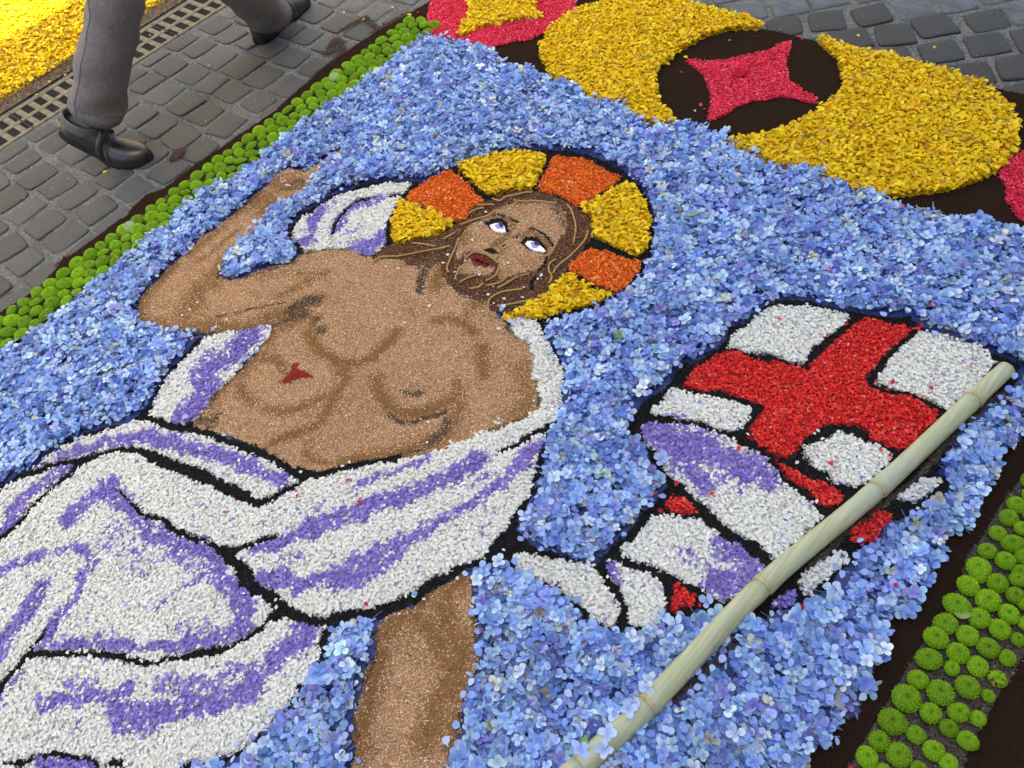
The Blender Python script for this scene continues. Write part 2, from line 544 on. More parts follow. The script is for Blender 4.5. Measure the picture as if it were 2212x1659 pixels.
SHADE_X = -3.85
EAVE_X = 2.45
H_R = (EAVE_X - SHADE_X) * math.tan(math.radians(SUN_EL)) - .12
house('townhouse', 'pale plastered townhouse whose eaves shade the flower carpet', EAVE_X + .35, 1, -14, 16, H_R, M['plaster_pale'], .35)
house('townhouse', 'ochre plastered townhouse standing across the street in the sun', -9.5, -1, -12, 14, 8.2, M['plaster'], .35)

# ------------------------------------------------------------------ the flower carpet: plan of the picture
SOIL = region('soil', 'dark_soil', 'dark brown soil border around the blue petals and under the red star', 'soil', [
    Q((-200, 860), (-100, 750)) + T(0, 1, (0, 1050), (150, 960), (330, 850), (500, 660), (560, 560), (600, 580), (640, 540), (850, 390), (1000, 270), (1100, 210), (1150, 140), (1270, 30))
    + T(0, 0, (1420, 1640), (1560, 1530), (1700, 1420), (1850, 1330), (2000, 1220), (2212, 1080))
    + T(1, 0, (150, 980), (300, 840), (450, 720), (570, 600), (750, 480), (900, 370), (1100, 250), (1300, 140), (1500, 20))
    + Q((1000, -60), (1290, -40), (1380, -10), (1480, 22), (1659, 67), (1759, 90), (2120, 187), (2212, 207), (2420, 255), (2500, 1000), (2500, 1900), (-200, 1900))])
GBL = region('seedbed', 'seed_bed', 'brown seed bed under the green flower strip by the cobbles', 'seeds', [
    Q((-100, 770)) + T(0, 1, (0, 1120), (80, 1050), (250, 930), (400, 890), (520, 730), (660, 630), (820, 530), (910, 470), (1040, 380), (1230, 215), (1330, 150), (1480, 10))
    + T(0, 0, (1650, 1550), (1880, 1390), (2090, 1230), (2212, 1140)) + T(1, 0, (150, 1040), (330, 910), (570, 730), (870, 530), (1070, 390), (1260, 250), (1390, 255), (1490, 310),
    (1350, 390), (1170, 545), (940, 715), (700, 890), (460, 1070), (180, 1270), (20, 1380)) + T(0, 0, (1960, 1590)) + T(0, 1, (1700, 90), (1540, 230), (1370, 390), (1200, 490), (960, 690), (780, 830), (580, 1040), (300, 1180), (110, 1330), (0, 1390)) + Q((-100, 830))])
GBR = region('seedbed', 'seed_bed', 'grey brown seed bed under the green flowers in the lower corner', 'seeds', [
    T(3, 3, (650, 1760), (700, 1659), (1340, 580), (1640, 100)) + T(3, 2, (1720, 1500), (1870, 1290), (2000, 1080), (2100, 930), (2212, 780)) + Q((2330, 780), (2420, 900))
    + T(3, 3, (2212, 690), (2080, 900), (1900, 1180), (1750, 1480), (1680, 1659), (1620, 1760))])
region('crimson', 'crimson_petals', 'crimson petal roundel at the top beside the green strip', 'red petals', [
    T(1, 0, (1530, 0), (1500, 80), (1480, 200), (1500, 300), (1560, 340), (1700, 360), (1900, 420), (2050, 430), (2212, 380)) + T(2, 0, (150, 360), (280, 300), (340, 260), (440, 190), (530, 120), (560, 50), (570, 0)) + Q((1262, -60), (930, -60))])
region('yellow', 'yellow_petals', 'yellow petal star point lying inside the crimson roundel', 'yellow petals', [
    T(1, 0, (1840, 0), (1850, 180), (1770, 240), (1800, 260), (1740, 310), (1790, 330), (1950, 260), (2212, 210)) + T(2, 0, (100, 190), (270, 180), (200, 120), (220, 20), (160, 0)) + Q((1140, -60), (1010, -60))])
region('yellow', 'yellow_petals', 'yellow petal wing between the crimson roundel and the dark disc', 'yellow petals', [
    T(2, 0, (1100, -10), (880, 20), (700, 80), (600, 100), (540, 130), (470, 160), (420, 210), (350, 260), (300, 300), (290, 370), (250, 410), (250, 520), (300, 600), (340, 680), (420, 730), (560, 770), (640, 830), (700, 880), (760, 940), (870, 950), (950, 980),
      (1060, 1050), (1200, 1110), (1430, 1100), (1360, 990), (1260, 930), (1270, 840), (1240, 750), (1240, 680), (1280, 600), (1380, 550), (1420, 480), (1500, 440), (1600, 380), (1720, 320), (1880, 280), (2000, 270), (2120, 280), (2170, 250), (2050, 180), (1900, 150), (1750, 110), (1600, 80), (1500, 40), (1380, 0)) + Q((1380, -30), (1240, -30))])
region('yellow', 'yellow_petals', 'large yellow petal wing between the dark disc and the grey cobbles', 'yellow petals', [
    T(3, 0, (420, 345), (520, 370), (600, 400), (700, 440), (800, 470), (1050, 510), (1200, 550), (1400, 610), (1600, 660), (1700, 710), (1830, 730), (1920, 800), (1970, 900), (2090, 970), (2140, 1060), (2160, 1200), (2150, 1300), (2100, 1400), (2000, 1500), (1830, 1580), (1650, 1640))
    + T(3, 1, (1560, 10), (1400, 30), (1170, 60), (1000, 50), (860, 30)) + T(3, 0, (740, 1655), (600, 1600), (480, 1560), (400, 1520), (250, 1490), (100, 1460), (0, 1440)) + T(2, 0, (2100, 1400), (1960, 1350), (1890, 1290), (1860, 1230), (2000, 1215), (2212, 1180)) + T(3, 0, (150, 1150), (270, 1080), (400, 1000), (480, 950), (560, 890), (640, 790), (650, 650), (590, 520), (480, 430))])
region('crimson', 'crimson_petals', 'four pointed crimson petal star on the dark soil disc', 'red petals', [
    T(2, 0, (1510, 540), (1600, 540), (1720, 550), (1850, 540), (2000, 500), (2212, 460)) + T(3, 0, (100, 400), (195, 370), (190, 450), (160, 550), (170, 640), (180, 720), (260, 770), (340, 830), (440, 890), (430, 910), (300, 890), (130, 850), (0, 880)) + T(2, 0, (2100, 890), (1950, 940), (1850, 1010), (1740, 1060), (1690, 1050), (1720, 940), (1720, 800), (1690, 730), (1650, 660), (1580, 600))])
region('crimson', 'crimson_petals', 'crimson petal patch cut by the right picture edge', 'red petals', [
    T(3, 0, (2212, 1320), (2080, 1390), (2000, 1500), (2010, 1580), (2060, 1650)) + T(3, 1, (2050, 80), (2110, 180), (2212, 280)) + Q((2300, 510), (2400, 480), (2400, 330), (2300, 310))])
BLUE = region('blue', 'hydrangea_petals', 'broad blue hydrangea petal field around the bearded figure and the flag', 'blue petals', [
    Q((-200, 830)) + T(0, 1, (0, 1410), (150, 1360), (250, 1290), (370, 1240), (480, 1120), (560, 1070), (700, 950), (800, 880), (820, 810), (930, 760), (1090, 640), (1180, 550), (1250, 440), (1380, 380), (1440, 330), (1540, 220), (1640, 120), (1720, 60))
    + T(1, 0, (0, 1460), (180, 1290), (300, 1200), (400, 1140), (470, 1070), (560, 1010), (640, 910), (760, 870), (880, 790), (950, 720), (1100, 660), (1170, 600), (1280, 480), (1400, 400), (1500, 345), (1650, 350), (1780, 390), (1950, 430), (2030, 470), (2100, 560), (2190, 590))
    + T(2, 0, (70, 600), (160, 640), (300, 720), (350, 740), (450, 740), (560, 770), (640, 830), (700, 880), (800, 910), (870, 930), (960, 900), (1040, 1020), (1140, 1080), (1250, 1100), (1370, 1100), (1500, 1120), (1590, 1110), (1700, 1180), (1800, 1210), (1860, 1200), (1900, 1290), (2000, 1330), (2100, 1370), (2212, 1420))
    + T(3, 0, (0, 1440), (150, 1470), (330, 1480), (480, 1540), (560, 1620), (700, 1640)) + T(3, 1, (830, 20), (920, 70), (1050, 110), (1150, 160), (1260, 190), (1380, 220), (1500, 270), (1660, 250), (1720, 270), (1800, 250), (1880, 290), (1950, 340), (2100, 360), (2212, 380))
    + Q((2330, 545), (2330, 740), (2250, 870)) + T(3, 2, (2212, 260), (2190, 500), (2040, 540), (1980, 650), (1980, 790), (1930, 890), (1850, 980), (1790, 1080), (1690, 1240), (1600, 1270), (1530, 1310), (1520, 1430), (1460, 1510), (1420, 1580), (1400, 1640))
    + T(3, 3, (1340, 10), (1340, 90), (1280, 150), (1250, 260), (1190, 330), (1080, 370), (1000, 440), (1020, 490), (920, 520), (990, 580), (1000, 700), (920, 780), (910, 880), (880, 980), (810, 1060), (800, 1180), (740, 1230), (620, 1270), (540, 1390), (530, 1490), (400, 1480), (330, 1560), (270, 1600), (270, 1659)) + Q((1700, 1850), (-200, 1850))])
# black outline grounds
region('black', 'black_outline', 'black outline around the white sash left of the halo', 'black shreds', [
    T(1, 1, (280, 330), (350, 270), (420, 180), (530, 130), (640, 50)) + T(1, 0, (1000, 1590), (1080, 1580), (1420, 1580)) + T(1, 1, (1290, 60), (1200, 200), (1150, 500), (1000, 590), (640, 540), (400, 570), (370, 540), (330, 440), (290, 390))])
region('black', 'black_outline', 'black outline between the petals of the flag with the red cross', 'black shreds', [
    T(2, 2, (1420, 20), (1200, 130), (1100, 220), (1050, 330), (1000, 410), (1120, 470), (1150, 540), (1210, 680), (1230, 740), (1320, 760), (1340, 860), (1380, 940), (1250, 1020), (1180, 1080), (1100, 1150), (1080, 1250), (950, 1350), (850, 1430), (750, 1560), (620, 1560), (430, 1480), (200, 1420), (50, 1400), (-60, 1440), (-40, 1560))
    + T(2, 3, (130, -20), (250, 60), (420, 160), (510, 240), (640, 370), (780, 430), (880, 460), (940, 510), (1010, 490), (1090, 510), (1200, 440), (1300, 430), (1400, 420), (1500, 380), (1620, 300), (1760, 330), (1850, 360)) + T(3, 3, (0, 370), (100, 320), (280, 290), (330, 200), (400, 180), (520, 100), (560, 20))
    + T(3, 2, (590, 1640), (720, 1560), (740, 1480), (830, 1420), (960, 1350), (960, 1250), (1040, 1210), (1100, 1190), (1250, 1130), (1330, 1080), (1360, 1010), (1560, 1000), (1550, 850), (1450, 780), (1480, 720), (1560, 620), (1640, 420), (1800, 220), (2000, 130), (2150, 0))
    + T(3, 1, (2170, 1500), (2000, 1430), (1900, 1400), (1700, 1340), (1640, 1330), (1550, 1230), (1400, 1230), (1330, 1180), (1240, 1100), (1130, 1100), (950, 1080), (700, 1050), (600, 1060), (450, 980), (330, 950), (100, 950)) + T(2, 1, (2150, 1030), (2000, 1160), (1880, 1170), (1850, 1280), (1840, 1360), (1700, 1390), (1600, 1500), (1490, 1490), (1380, 1620))])
HALO_B = region('black', 'black_outline', 'black outline ring of the halo and its spokes', 'black shreds', [
    Q((836, 545), (833, 505), (845, 465), (868, 430), (895, 410), (928, 398), (988, 358), (1060, 340), (1120, 330), (1181, 327), (1240, 330), (1290, 343), (1351, 373), (1391, 415), (1412, 470), (1414, 500), (1408, 545), (1388, 597), (1346, 642), (1306, 664), (1246, 684), (1185, 707), (1160, 716), (1150, 700), (1090, 690), (1000, 600), (900, 540))])
SKIN = region('skin', 'tan_seeds', 'tan seed torso and raised arm of the bearded figure', 'seeds', [
    Z2((1860, 230), (1880, 370), (1780, 400), (1600, 490), (1520, 560), (1430, 650), (1420, 800), (1280, 900), (1180, 1000), (1080, 1080), (1000, 1250), (900, 1330), (700, 1400), (500, 1450), (400, 1500), (300, 1640))
    + Z3((960, 540), (870, 600), (800, 650), (790, 720), (690, 800), (680, 900), (740, 925), (840, 905), (960, 850), (1100, 820), (1220, 780), (1240, 740), (1330, 715), (1470, 685), (1600, 700), (1700, 740), (1780, 765)) + Q((830, 560), (960, 540), (1100, 640))
    + Z4((1700, 200), (1760, 230), (1830, 290), (1900, 370), (1920, 430), (1930, 530), (1960, 600), (1950, 690), (1890, 740), (1800, 770), (1700, 800), (1620, 850), (1480, 890), (1470, 920), (1370, 930), (1200, 960), (1050, 1000), (870, 1010), (780, 1030), (700, 1020), (610, 990), (500, 930), (380, 880), (280, 840), (180, 830), (80, 790), (130, 720), (190, 630), (260, 560), (340, 490), (420, 400), (480, 320), (510, 260))
    + Z3((1050, 1245), (850, 1290), (680, 1310), (550, 1310), (400, 1300), (280, 1290), (260, 1265), (100, 1250), (75, 1240), (80, 1150), (100, 1060), (150, 990), (220, 930), (270, 860), (340, 800), (420, 740), (480, 680), (540, 610), (640, 560), (700, 500), (800, 425), (900, 335), (960, 285), (1000, 250))
    + Z2((250, 1050), (380, 870), (480, 770), (600, 690), (720, 620), (830, 660), (900, 690), (1040, 670), (1130, 690), (1200, 630), (1350, 560), (1450, 480), (1550, 410), (1650, 340), (1780, 260))])
region('skin', 'tan_seeds', 'tan seed leg below the hem of the white robe', 'seeds', [
    T(1, 3, (1750, 0), (1850, 0), (1870, 100), (1880, 200), (1910, 300), (1900, 420), (1960, 480), (1900, 560), (1930, 640), (1950, 750), (1890, 860), (1860, 940), (1800, 1050), (1780, 1250), (1770, 1400), (1700, 1500), (1670, 1659)) + Q((940, 1850), (730, 1850)) + T(1, 3, (830, 1659), (880, 1500), (840, 1400), (850, 1250), (900, 1100), (940, 950), (960, 800), (1030, 750), (1050, 620), (1030, 520), (1090, 420), (1180, 360), (1280, 310), (1400, 300), (1480, 150), (1600, 90))])


def cell(kind, name, label, cat, P, group=None): return region(kind, name, label, cat, [P], (), group)


YP, OP, WP, RP = 'yellow petals', 'orange petals', 'white petals', 'red petals'
cell('yellow', 'yellow_petals', 'yellow halo segment between the white sash and the hair lock', YP, T(1, 1, (1240, 120), (1300, 130), (1440, 165), (1560, 215), (1640, 260), (1700, 305), (1610, 375), (1540, 410), (1440, 420), (1330, 450), (1200, 480), (1190, 400), (1180, 330), (1200, 230)))
cell('orange', 'orange_petals', 'orange halo segment nearest the white sash', OP, T(1, 0, (1640, 1490), (1560, 1540), (1420, 1620)) + T(1, 1, (1340, 20), (1300, 90), (1420, 125), (1520, 180), (1640, 255), (1740, 275), (1820, 250), (1850, 180), (1980, 85), (1900, 30)) + T(1, 0, (1870, 1640), (1790, 1560), (1700, 1500)))
cell('yellow', 'yellow_petals', 'yellow halo segment above the forehead between two orange ones', YP, T(1, 0, (1750, 1470), (1850, 1420), (2000, 1380), (2212, 1350)) + T(2, 0, (120, 1340), (310, 1380), (270, 1480), (230, 1580), (180, 1650)) + T(1, 1, (2210, 10), (2100, 40), (2020, 45), (1960, 10)) + T(1, 0, (1880, 1590), (1800, 1520)))
cell('orange', 'orange_petals', 'orange halo segment at the top of the halo', OP, T(2, 0, (380, 1370), (480, 1375), (600, 1390), (700, 1430), (800, 1480), (940, 1550), (900, 1600), (850, 1650)) + T(2, 1, (740, 40), (640, 110), (560, 155), (480, 80), (360, 40), (230, 5)) + T(2, 0, (220, 1650), (280, 1540), (340, 1420)))
cell('yellow', 'yellow_petals', 'yellow halo segment at the right rim beside the blue petals', YP, T(2, 0, (900, 1640), (1000, 1620), (1060, 1640)) + T(2, 1, (1110, 60), (1170, 170), (1200, 280), (1190, 400), (1180, 500), (1100, 580), (1000, 540), (900, 500), (780, 450), (700, 400), (720, 340), (700, 250), (600, 170), (640, 140), (760, 90), (850, 30)))
cell('orange', 'orange_petals', 'orange halo segment low on the right of the halo', OP, T(2, 1, (690, 510), (760, 520), (900, 560), (1000, 590), (1120, 630), (1080, 720), (1010, 820), (910, 900), (800, 850), (690, 800), (600, 740), (490, 680), (530, 600), (610, 540)))
HY = cell('yellow', 'yellow_petals', 'yellow halo segment at the bottom, running to the shoulder', YP, T(2, 1, (500, 735), (560, 780), (640, 830), (700, 880), (850, 920), (840, 940), (700, 1000), (560, 1030), (440, 1060), (330, 1090), (240, 1115), (90, 1110), (-10, 1130), (-80, 1130), (-60, 1090), (60, 1080), (150, 1000), (270, 950), (310, 880), (440, 790)))
cell('white', 'white_petals', 'outer fold of the white sash between the raised arm and the halo', WP, T(1, 1, (320, 380), (350, 320), (420, 240), (500, 200), (560, 140), (650, 90), (750, 40)) + T(1, 0, (1000, 1640), (1100, 1610), (1250, 1610), (1350, 1605)) + T(1, 1, (1310, 10), (1280, 30), (1100, 50), (920, 70), (860, 100), (790, 150), (740, 200), (700, 250), (660, 320), (650, 400), (640, 500), (560, 520), (420, 530), (400, 480), (370, 450), (330, 410)))
cell('white', 'white_petals', 'inner fold of the white sash touching the halo, purple at its foot', WP, T(1, 1, (740, 260), (800, 180), (880, 130), (960, 100), (1100, 70), (1250, 65), (1220, 110), (1190, 170), (1160, 230), (1130, 310), (1130, 480), (1080, 520), (1010, 570), (940, 560), (860, 530), (800, 505), (660, 500), (660, 440), (700, 350)))
cell('white', 'white_petals', 'white petal flag field left of the red cross', WP, T(2, 1, (2200, 1040), (2100, 1110), (2050, 1180), (1930, 1230), (1890, 1290), (1870, 1360), (1960, 1370), (2100, 1410), (2212, 1420)) + T(3, 1, (130, 1450), (200, 1490), (300, 1500), (350, 1430), (400, 1360), (520, 1250), (600, 1210), (690, 1130), (660, 1080), (600, 1060), (480, 1050), (330, 1010), (200, 1000), (60, 1010)))
cell('red', 'red_petals', 'large red petal cross on the flag', RP, T(3, 1, (890, 1105), (1000, 1140), (1100, 1170), (1240, 1200), (1160, 1290), (1060, 1370), (980, 1460), (900, 1550), (820, 1650)) + T(3, 2, (850, 50), (950, 90), (1100, 120), (1220, 120), (1300, 160), (1360, 220), (1470, 270), (1430, 340), (1340, 430), (1260, 530), (1190, 590), (1050, 560), (960, 500), (880, 500), (880, 430), (780, 380), (650, 370), (500, 370), (400, 440), (300, 500), (270, 580), (200, 640), (120, 650), (30, 600))
     + T(2, 2, (2212, 580), (2150, 550), (2050, 490), (2060, 400), (2130, 320), (2190, 230), (2150, 200), (2050, 150), (1900, 110), (1800, 60), (1700, 80), (1480, 40), (1490, 0)) + T(2, 1, (1600, 1540), (1740, 1450), (1880, 1400), (1970, 1400), (2050, 1450), (2212, 1490)) + T(3, 1, (100, 1480), (230, 1530), (350, 1560), (400, 1490), (500, 1390), (600, 1300), (700, 1230), (760, 1150)))
cell('white', 'white_petals', 'white petal flag field at the top of the bamboo pole', WP, T(3, 1, (1340, 1230), (1450, 1240), (1560, 1280), (1640, 1340), (1780, 1350), (1880, 1400), (1920, 1450), (1970, 1480), (1900, 1560), (1830, 1650)) + T(3, 2, (1680, 130), (1600, 210), (1540, 240), (1460, 200), (1380, 150), (1240, 90), (1130, 60), (1000, 30), (930, 10)) + T(3, 1, (980, 1560), (1080, 1450), (1150, 1350), (1250, 1280)))
cell('white', 'white_petals', 'small white flag field between the red cross and the purple band', WP, T(2, 2, (1390, 65), (1500, 90), (1700, 130), (1850, 150), (1980, 190), (2070, 240), (2040, 320), (1980, 390), (1910, 430), (1800, 410), (1700, 360), (1580, 330), (1450, 320), (1380, 290), (1260, 280), (1210, 250), (1290, 190), (1340, 110)))
cell('white', 'white_petals', 'white flag field under the red cross beside the bamboo', WP, T(3, 2, (590, 435), (700, 460), (780, 490), (860, 540), (950, 560), (1060, 610), (1040, 700), (980, 760), (900, 830), (830, 890), (720, 890), (600, 870), (540, 830), (520, 780), (400, 740), (330, 660), (310, 580), (400, 540), (480, 510)))
cell('white', 'white_petals', 'flag band fading from purple petals to white at the bamboo', WP, T(2, 2, (1140, 370), (1230, 360), (1380, 370), (1480, 380), (1600, 390), (1800, 450), (1950, 530), (2050, 590), (2150, 630), (2212, 680)) + T(3, 2, (60, 760), (110, 850), (200, 930), (290, 1000), (380, 1070), (440, 1120), (480, 1170), (420, 1240), (300, 1330), (200, 1400), (130, 1480), (50, 1530)) + T(2, 2, (2212, 1450), (2100, 1360), (1980, 1340), (1880, 1270), (1800, 1190), (1720, 1110), (1670, 1040), (1600, 1010), (1500, 900), (1420, 860), (1360, 790), (1310, 720), (1250, 620), (1170, 540), (1140, 450)))
cell('red', 'red_petals', 'thin red petal strip between two white flag fields', RP, T(3, 2, (70, 690), (150, 720), (260, 790), (370, 840), (450, 860), (520, 900), (600, 920), (630, 1000), (610, 1060), (500, 1070), (430, 1030), (380, 960), (280, 900), (180, 830)))
cell('red', 'red_petals', 'small red petal triangle at the left corner of the flag', RP, T(2, 2, (1400, 980), (1500, 1000), (1560, 1080), (1605, 1125), (1530, 1145), (1400, 1130), (1330, 1090), (1340, 1030)))
cell('white', 'white_petals', 'lower flag band, white with purple petals at the bamboo end', WP, T(2, 2, (1240, 1155), (1400, 1160), (1480, 1190), (1600, 1190), (1680, 1230), (1750, 1280), (1830, 1340), (1920, 1400), (2000, 1460), (2100, 1530), (2180, 1590)) + T(2, 3, (2140, 20), (2050, 80), (1980, 140), (1900, 210), (1820, 240), (1700, 160), (1620, 110), (1500, 60), (1380, 0)) + T(2, 2, (1250, 1600), (1130, 1560), (1000, 1500), (940, 1480), (1000, 1400), (1100, 1300)))
cell('white', 'white_petals', 'plain white flag tail reaching towards the robe', WP, T(2, 2, (0, 1500), (100, 1480), (250, 1500), (400, 1540), (550, 1570), (680, 1590), (760, 1640)) + T(2, 3, (800, 70), (840, 170), (900, 230), (920, 320), (910, 420), (870, 450), (800, 430), (720, 380), (600, 280), (530, 220), (450, 140), (420, 90), (280, 70), (200, 10)) + T(2, 2, (60, 1600)))
cell('white', 'white_petals', 'short flag tail with a purple tip beside the red triangle', WP, T(2, 2, (830, 1570), (900, 1560), (1000, 1600), (1090, 1630), (1150, 1650)) + T(2, 3, (1280, 60), (1330, 120), (1300, 200), (1340, 280), (1260, 340), (1260, 420), (1170, 460), (1090, 460), (1030, 410), (1030, 320), (1000, 250), (960, 180), (940, 100), (870, 40)))
cell('red', 'red_petals', 'tiny red petal triangle near the foot of the flag', RP, T(2, 3, (1410, 95), (1500, 130), (1590, 170), (1560, 250), (1480, 290), (1420, 320), (1390, 290), (1400, 200)))
cell('white', 'white_petals', 'upper small white patch on the far side of the bamboo', WP, T(3, 2, (1330, 820), (1460, 850), (1440, 900), (1360, 980), (1270, 1040), (1200, 1030), (1100, 1000), (1200, 930), (1270, 870)))
cell('red', 'red_petals', 'small red patch on the far side of the bamboo', RP, T(3, 2, (960, 1110), (1060, 1140), (1050, 1220), (960, 1290), (920, 1380), (820, 1400), (720, 1370), (740, 1260), (860, 1210)))
cell('white', 'white_petals', 'lower long white patch on the far side of the bamboo', WP, T(3, 2, (640, 1450), (710, 1530), (600, 1610), (520, 1659)) + T(3, 3, (480, 40), (410, 110), (370, 190), (320, 160), (280, 90), (320, 20)) + T(3, 2, (400, 1620), (500, 1520)))
cell('purple', 'purple_petals', 'small purple patch on the far side of the bamboo', 'purple petals', T(3, 3, (200, 135), (250, 190), (240, 240), (150, 270), (40, 280), (60, 230), (140, 170)))
# head
HAIR = cell('hair', 'dark_seeds', 'reddish brown seed hair and beard of the figure', 'seeds', T(1, 1, (1020, 600), (1080, 520), (1160, 490), (1300, 460), (1450, 420), (1560, 405), (1700, 330), (1760, 285), (1850, 240), (1870, 170), (1960, 110), (2080, 80), (2212, 20)) + T(2, 1, (100, 10), (250, 15), (330, 45), (430, 80), (540, 150), (620, 200), (690, 290), (700, 400), (650, 470), (580, 560), (510, 640), (470, 730), (420, 800), (340, 860), (290, 930), (200, 980), (120, 1010), (60, 1080), (0, 1090))
            + T(1, 1, (2130, 1070), (2050, 1040), (2010, 1010), (2000, 960), (2020, 940), (1900, 930), (1780, 880), (1680, 820), (1620, 740), (1600, 650), (1560, 600), (1480, 615), (1420, 650), (1350, 660), (1280, 610), (1150, 590)))
FACE = region('skin', 'tan_seeds', 'tan seed face and chin of the bearded figure', 'seeds', [
    Z1((380, 640), (520, 500), (700, 400), (830, 320), (1000, 215), (1180, 165), (1450, 150), (1680, 170), (1800, 230), (1880, 330), (1910, 480), (1880, 620), (1780, 740), (1740, 830), (1650, 950), (1560, 1080), (1480, 1160), (1340, 1180), (1180, 1220), (1000, 1270), (950, 1300), (890, 1240), (930, 1100), (900, 1020), (830, 960), (700, 900), (580, 880), (480, 910), (400, 980), (300, 1010), (310, 880), (330, 760)),
    Z1((340, 1120), (430, 1020), (520, 960), (560, 1070), (690, 1120), (850, 1110), (880, 1090), (840, 1190), (750, 1240), (620, 1240), (480, 1220), (340, 1240))])
# robe
cell('white', 'white_petals', 'white and purple robe drape under the raised elbow', WP, T(0, 1, (2180, 1215), (2000, 1230), (1900, 1250), (1790, 1270), (1740, 1330), (1680, 1400), (1620, 1450), (1540, 1510), (1490, 1590), (1460, 1640)) + T(0, 2, (1440, 20), (1400, 60), (1380, 110), (1345, 170), (1330, 290), (1400, 300), (1480, 340), (1540, 360), (1600, 370), (1680, 330), (1740, 280), (1830, 190), (1830, 130), (1880, 80), (1970, 0)) + T(0, 1, (2080, 1560), (2160, 1440)) + T(1, 1, (20, 1380), (130, 1270), (150, 1180), (60, 1170), (0, 1200)))
cell('white', 'white_petals', 'robe waistband along the belly, white with a purple stripe', WP, T(0, 2, (300, 770), (320, 740), (420, 650), (560, 570), (700, 490), (850, 460), (1000, 390), (1200, 340), (1290, 350), (1330, 380), (1500, 420), (1700, 460), (1860, 490), (2000, 570), (2130, 600), (2212, 640)) + T(1, 2, (80, 640), (200, 710), (270, 770), (340, 830), (400, 850), (330, 900), (250, 940), (100, 990), (40, 1020)) + T(0, 2, (2212, 980), (2100, 900), (1950, 850), (1850, 780), (1700, 720), (1560, 680), (1460, 640), (1380, 610), (1250, 560), (1150, 560), (1000, 580), (850, 610), (700, 670), (560, 690), (430, 710), (400, 760)))
cell('white', 'white_petals', 'narrow robe fold at the left edge below the blue petals', WP, Q((-200, 1170), (-100, 1150)) + T(0, 2, (0, 970), (90, 900), (200, 850), (300, 820), (430, 770), (560, 720), (650, 720), (600, 790), (480, 880), (400, 960), (300, 1050), (220, 1140), (150, 1220), (80, 1290), (0, 1370)) + Q((-200, 1300)))
cell('white', 'white_petals', 'big robe fold over the thigh, streaked with purple petals', WP, Q((-200, 1330)) + T(0, 2, (0, 1400), (100, 1330), (220, 1210), (330, 1070), (480, 940), (600, 850), (680, 770), (800, 680), (980, 630), (1100, 610), (1200, 620), (1280, 680), (1400, 740), (1550, 790), (1700, 870), (1850, 920), (2000, 990), (2130, 1050), (2212, 1090)) + T(1, 2, (60, 1080), (190, 1340), (100, 1360), (0, 1385)) + T(0, 2, (2050, 1430), (1960, 1440), (1920, 1480), (2000, 1570), (2050, 1640)) + T(0, 3, (2040, 20), (2080, 100), (2150, 150), (2212, 200)) + T(1, 3, (60, 200), (160, 320), (110, 390), (80, 460), (0, 490))
     + T(0, 3, (2140, 540), (2050, 590), (1900, 620), (1750, 650), (1600, 690), (1450, 720), (1330, 740), (1200, 700), (1000, 660), (850, 650), (700, 650), (500, 650), (400, 650), (320, 660), (260, 680), (200, 740), (120, 830), (0, 960)) + Q((-200, 1600)))
cell('white', 'white_petals', 'lowest robe fold beside the blue petals at the bottom edge', WP, Q((-200, 1640), (-100, 1580)) + T(0, 3, (0, 1110), (60, 1000), (150, 880), (260, 760), (290, 730), (400, 720), (600, 730), (780, 700), (1000, 730), (1180, 780), (1330, 800), (1450, 760), (1600, 750), (1750, 740), (1900, 710), (2050, 640), (2130, 580), (2212, 540)) + T(1, 3, (80, 480), (100, 420), (200, 390), (260, 360), (310, 390), (370, 430), (420, 410), (500, 470), (620, 430), (650, 450), (620, 500), (590, 540), (560, 620), (550, 710), (500, 780), (480, 830), (420, 950), (380, 1030), (300, 1100), (290, 1150), (180, 1220), (150, 1290), (60, 1360)) + T(0, 3, (2212, 1430), (2100, 1520), (2000, 1560), (1880, 1560), (1800, 1610), (1600, 1650)) + Q((390, 1680), (330, 1850), (-200, 1850)))
cell('purple', 'purple_petals', 'purple petal fold cut by the bottom edge under the robe', 'purple petals', T(0, 3, (340, 1600), (450, 1590), (560, 1580), (700, 1600), (800, 1600), (870, 1650), (900, 1850), (250, 1850)))
cell('white', 'white_petals', 'robe drape from the far shoulder across the waist with purple stripes', WP, T(1, 2, (440, 880), (480, 830), (560, 800), (700, 780), (800, 750), (950, 740), (1100, 700), (1250, 670), (1400, 640), (1500, 610), (1600, 600), (1680, 560), (1700, 530), (1830, 510), (1950, 430), (2090, 420), (2160, 380), (2212, 370)) + T(2, 2, (80, 350), (140, 310), (230, 240), (270, 170), (240, 80), (230, 0)) + T(2, 1, (190, 1640), (180, 1540), (190, 1450), (160, 1330), (60, 1280), (10, 1200), (30, 1110), (90, 1090), (200, 1130), (240, 1180), (270, 1260), (340, 1360), (400, 1440), (440, 1530), (450, 1640))
     + T(2, 2, (430, 80), (440, 170), (410, 250), (390, 310), (350, 350), (270, 420), (290, 490), (260, 560), (250, 640), (220, 720), (200, 800), (170, 900), (120, 1010), (50, 1100), (0, 1170)) + T(1, 2, (2130, 1300), (2030, 1420), (1990, 1530), (1900, 1540), (1750, 1570), (1660, 1640)) + T(1, 3, (1480, 90), (1300, 170), (1150, 240), (950, 290), (800, 310), (650, 350), (560, 370), (480, 350), (400, 320), (330, 300), (280, 240), (200, 170), (140, 120), (60, 80), (0, 40)) + T(0, 3, (2180, 0)) + T(0, 2, (2110, 1560), (2060, 1500), (2080, 1460), (2212, 1420)) + T(1, 2, (100, 1390), (190, 1360), (60, 1080), (200, 1020), (250, 960), (340, 950)))
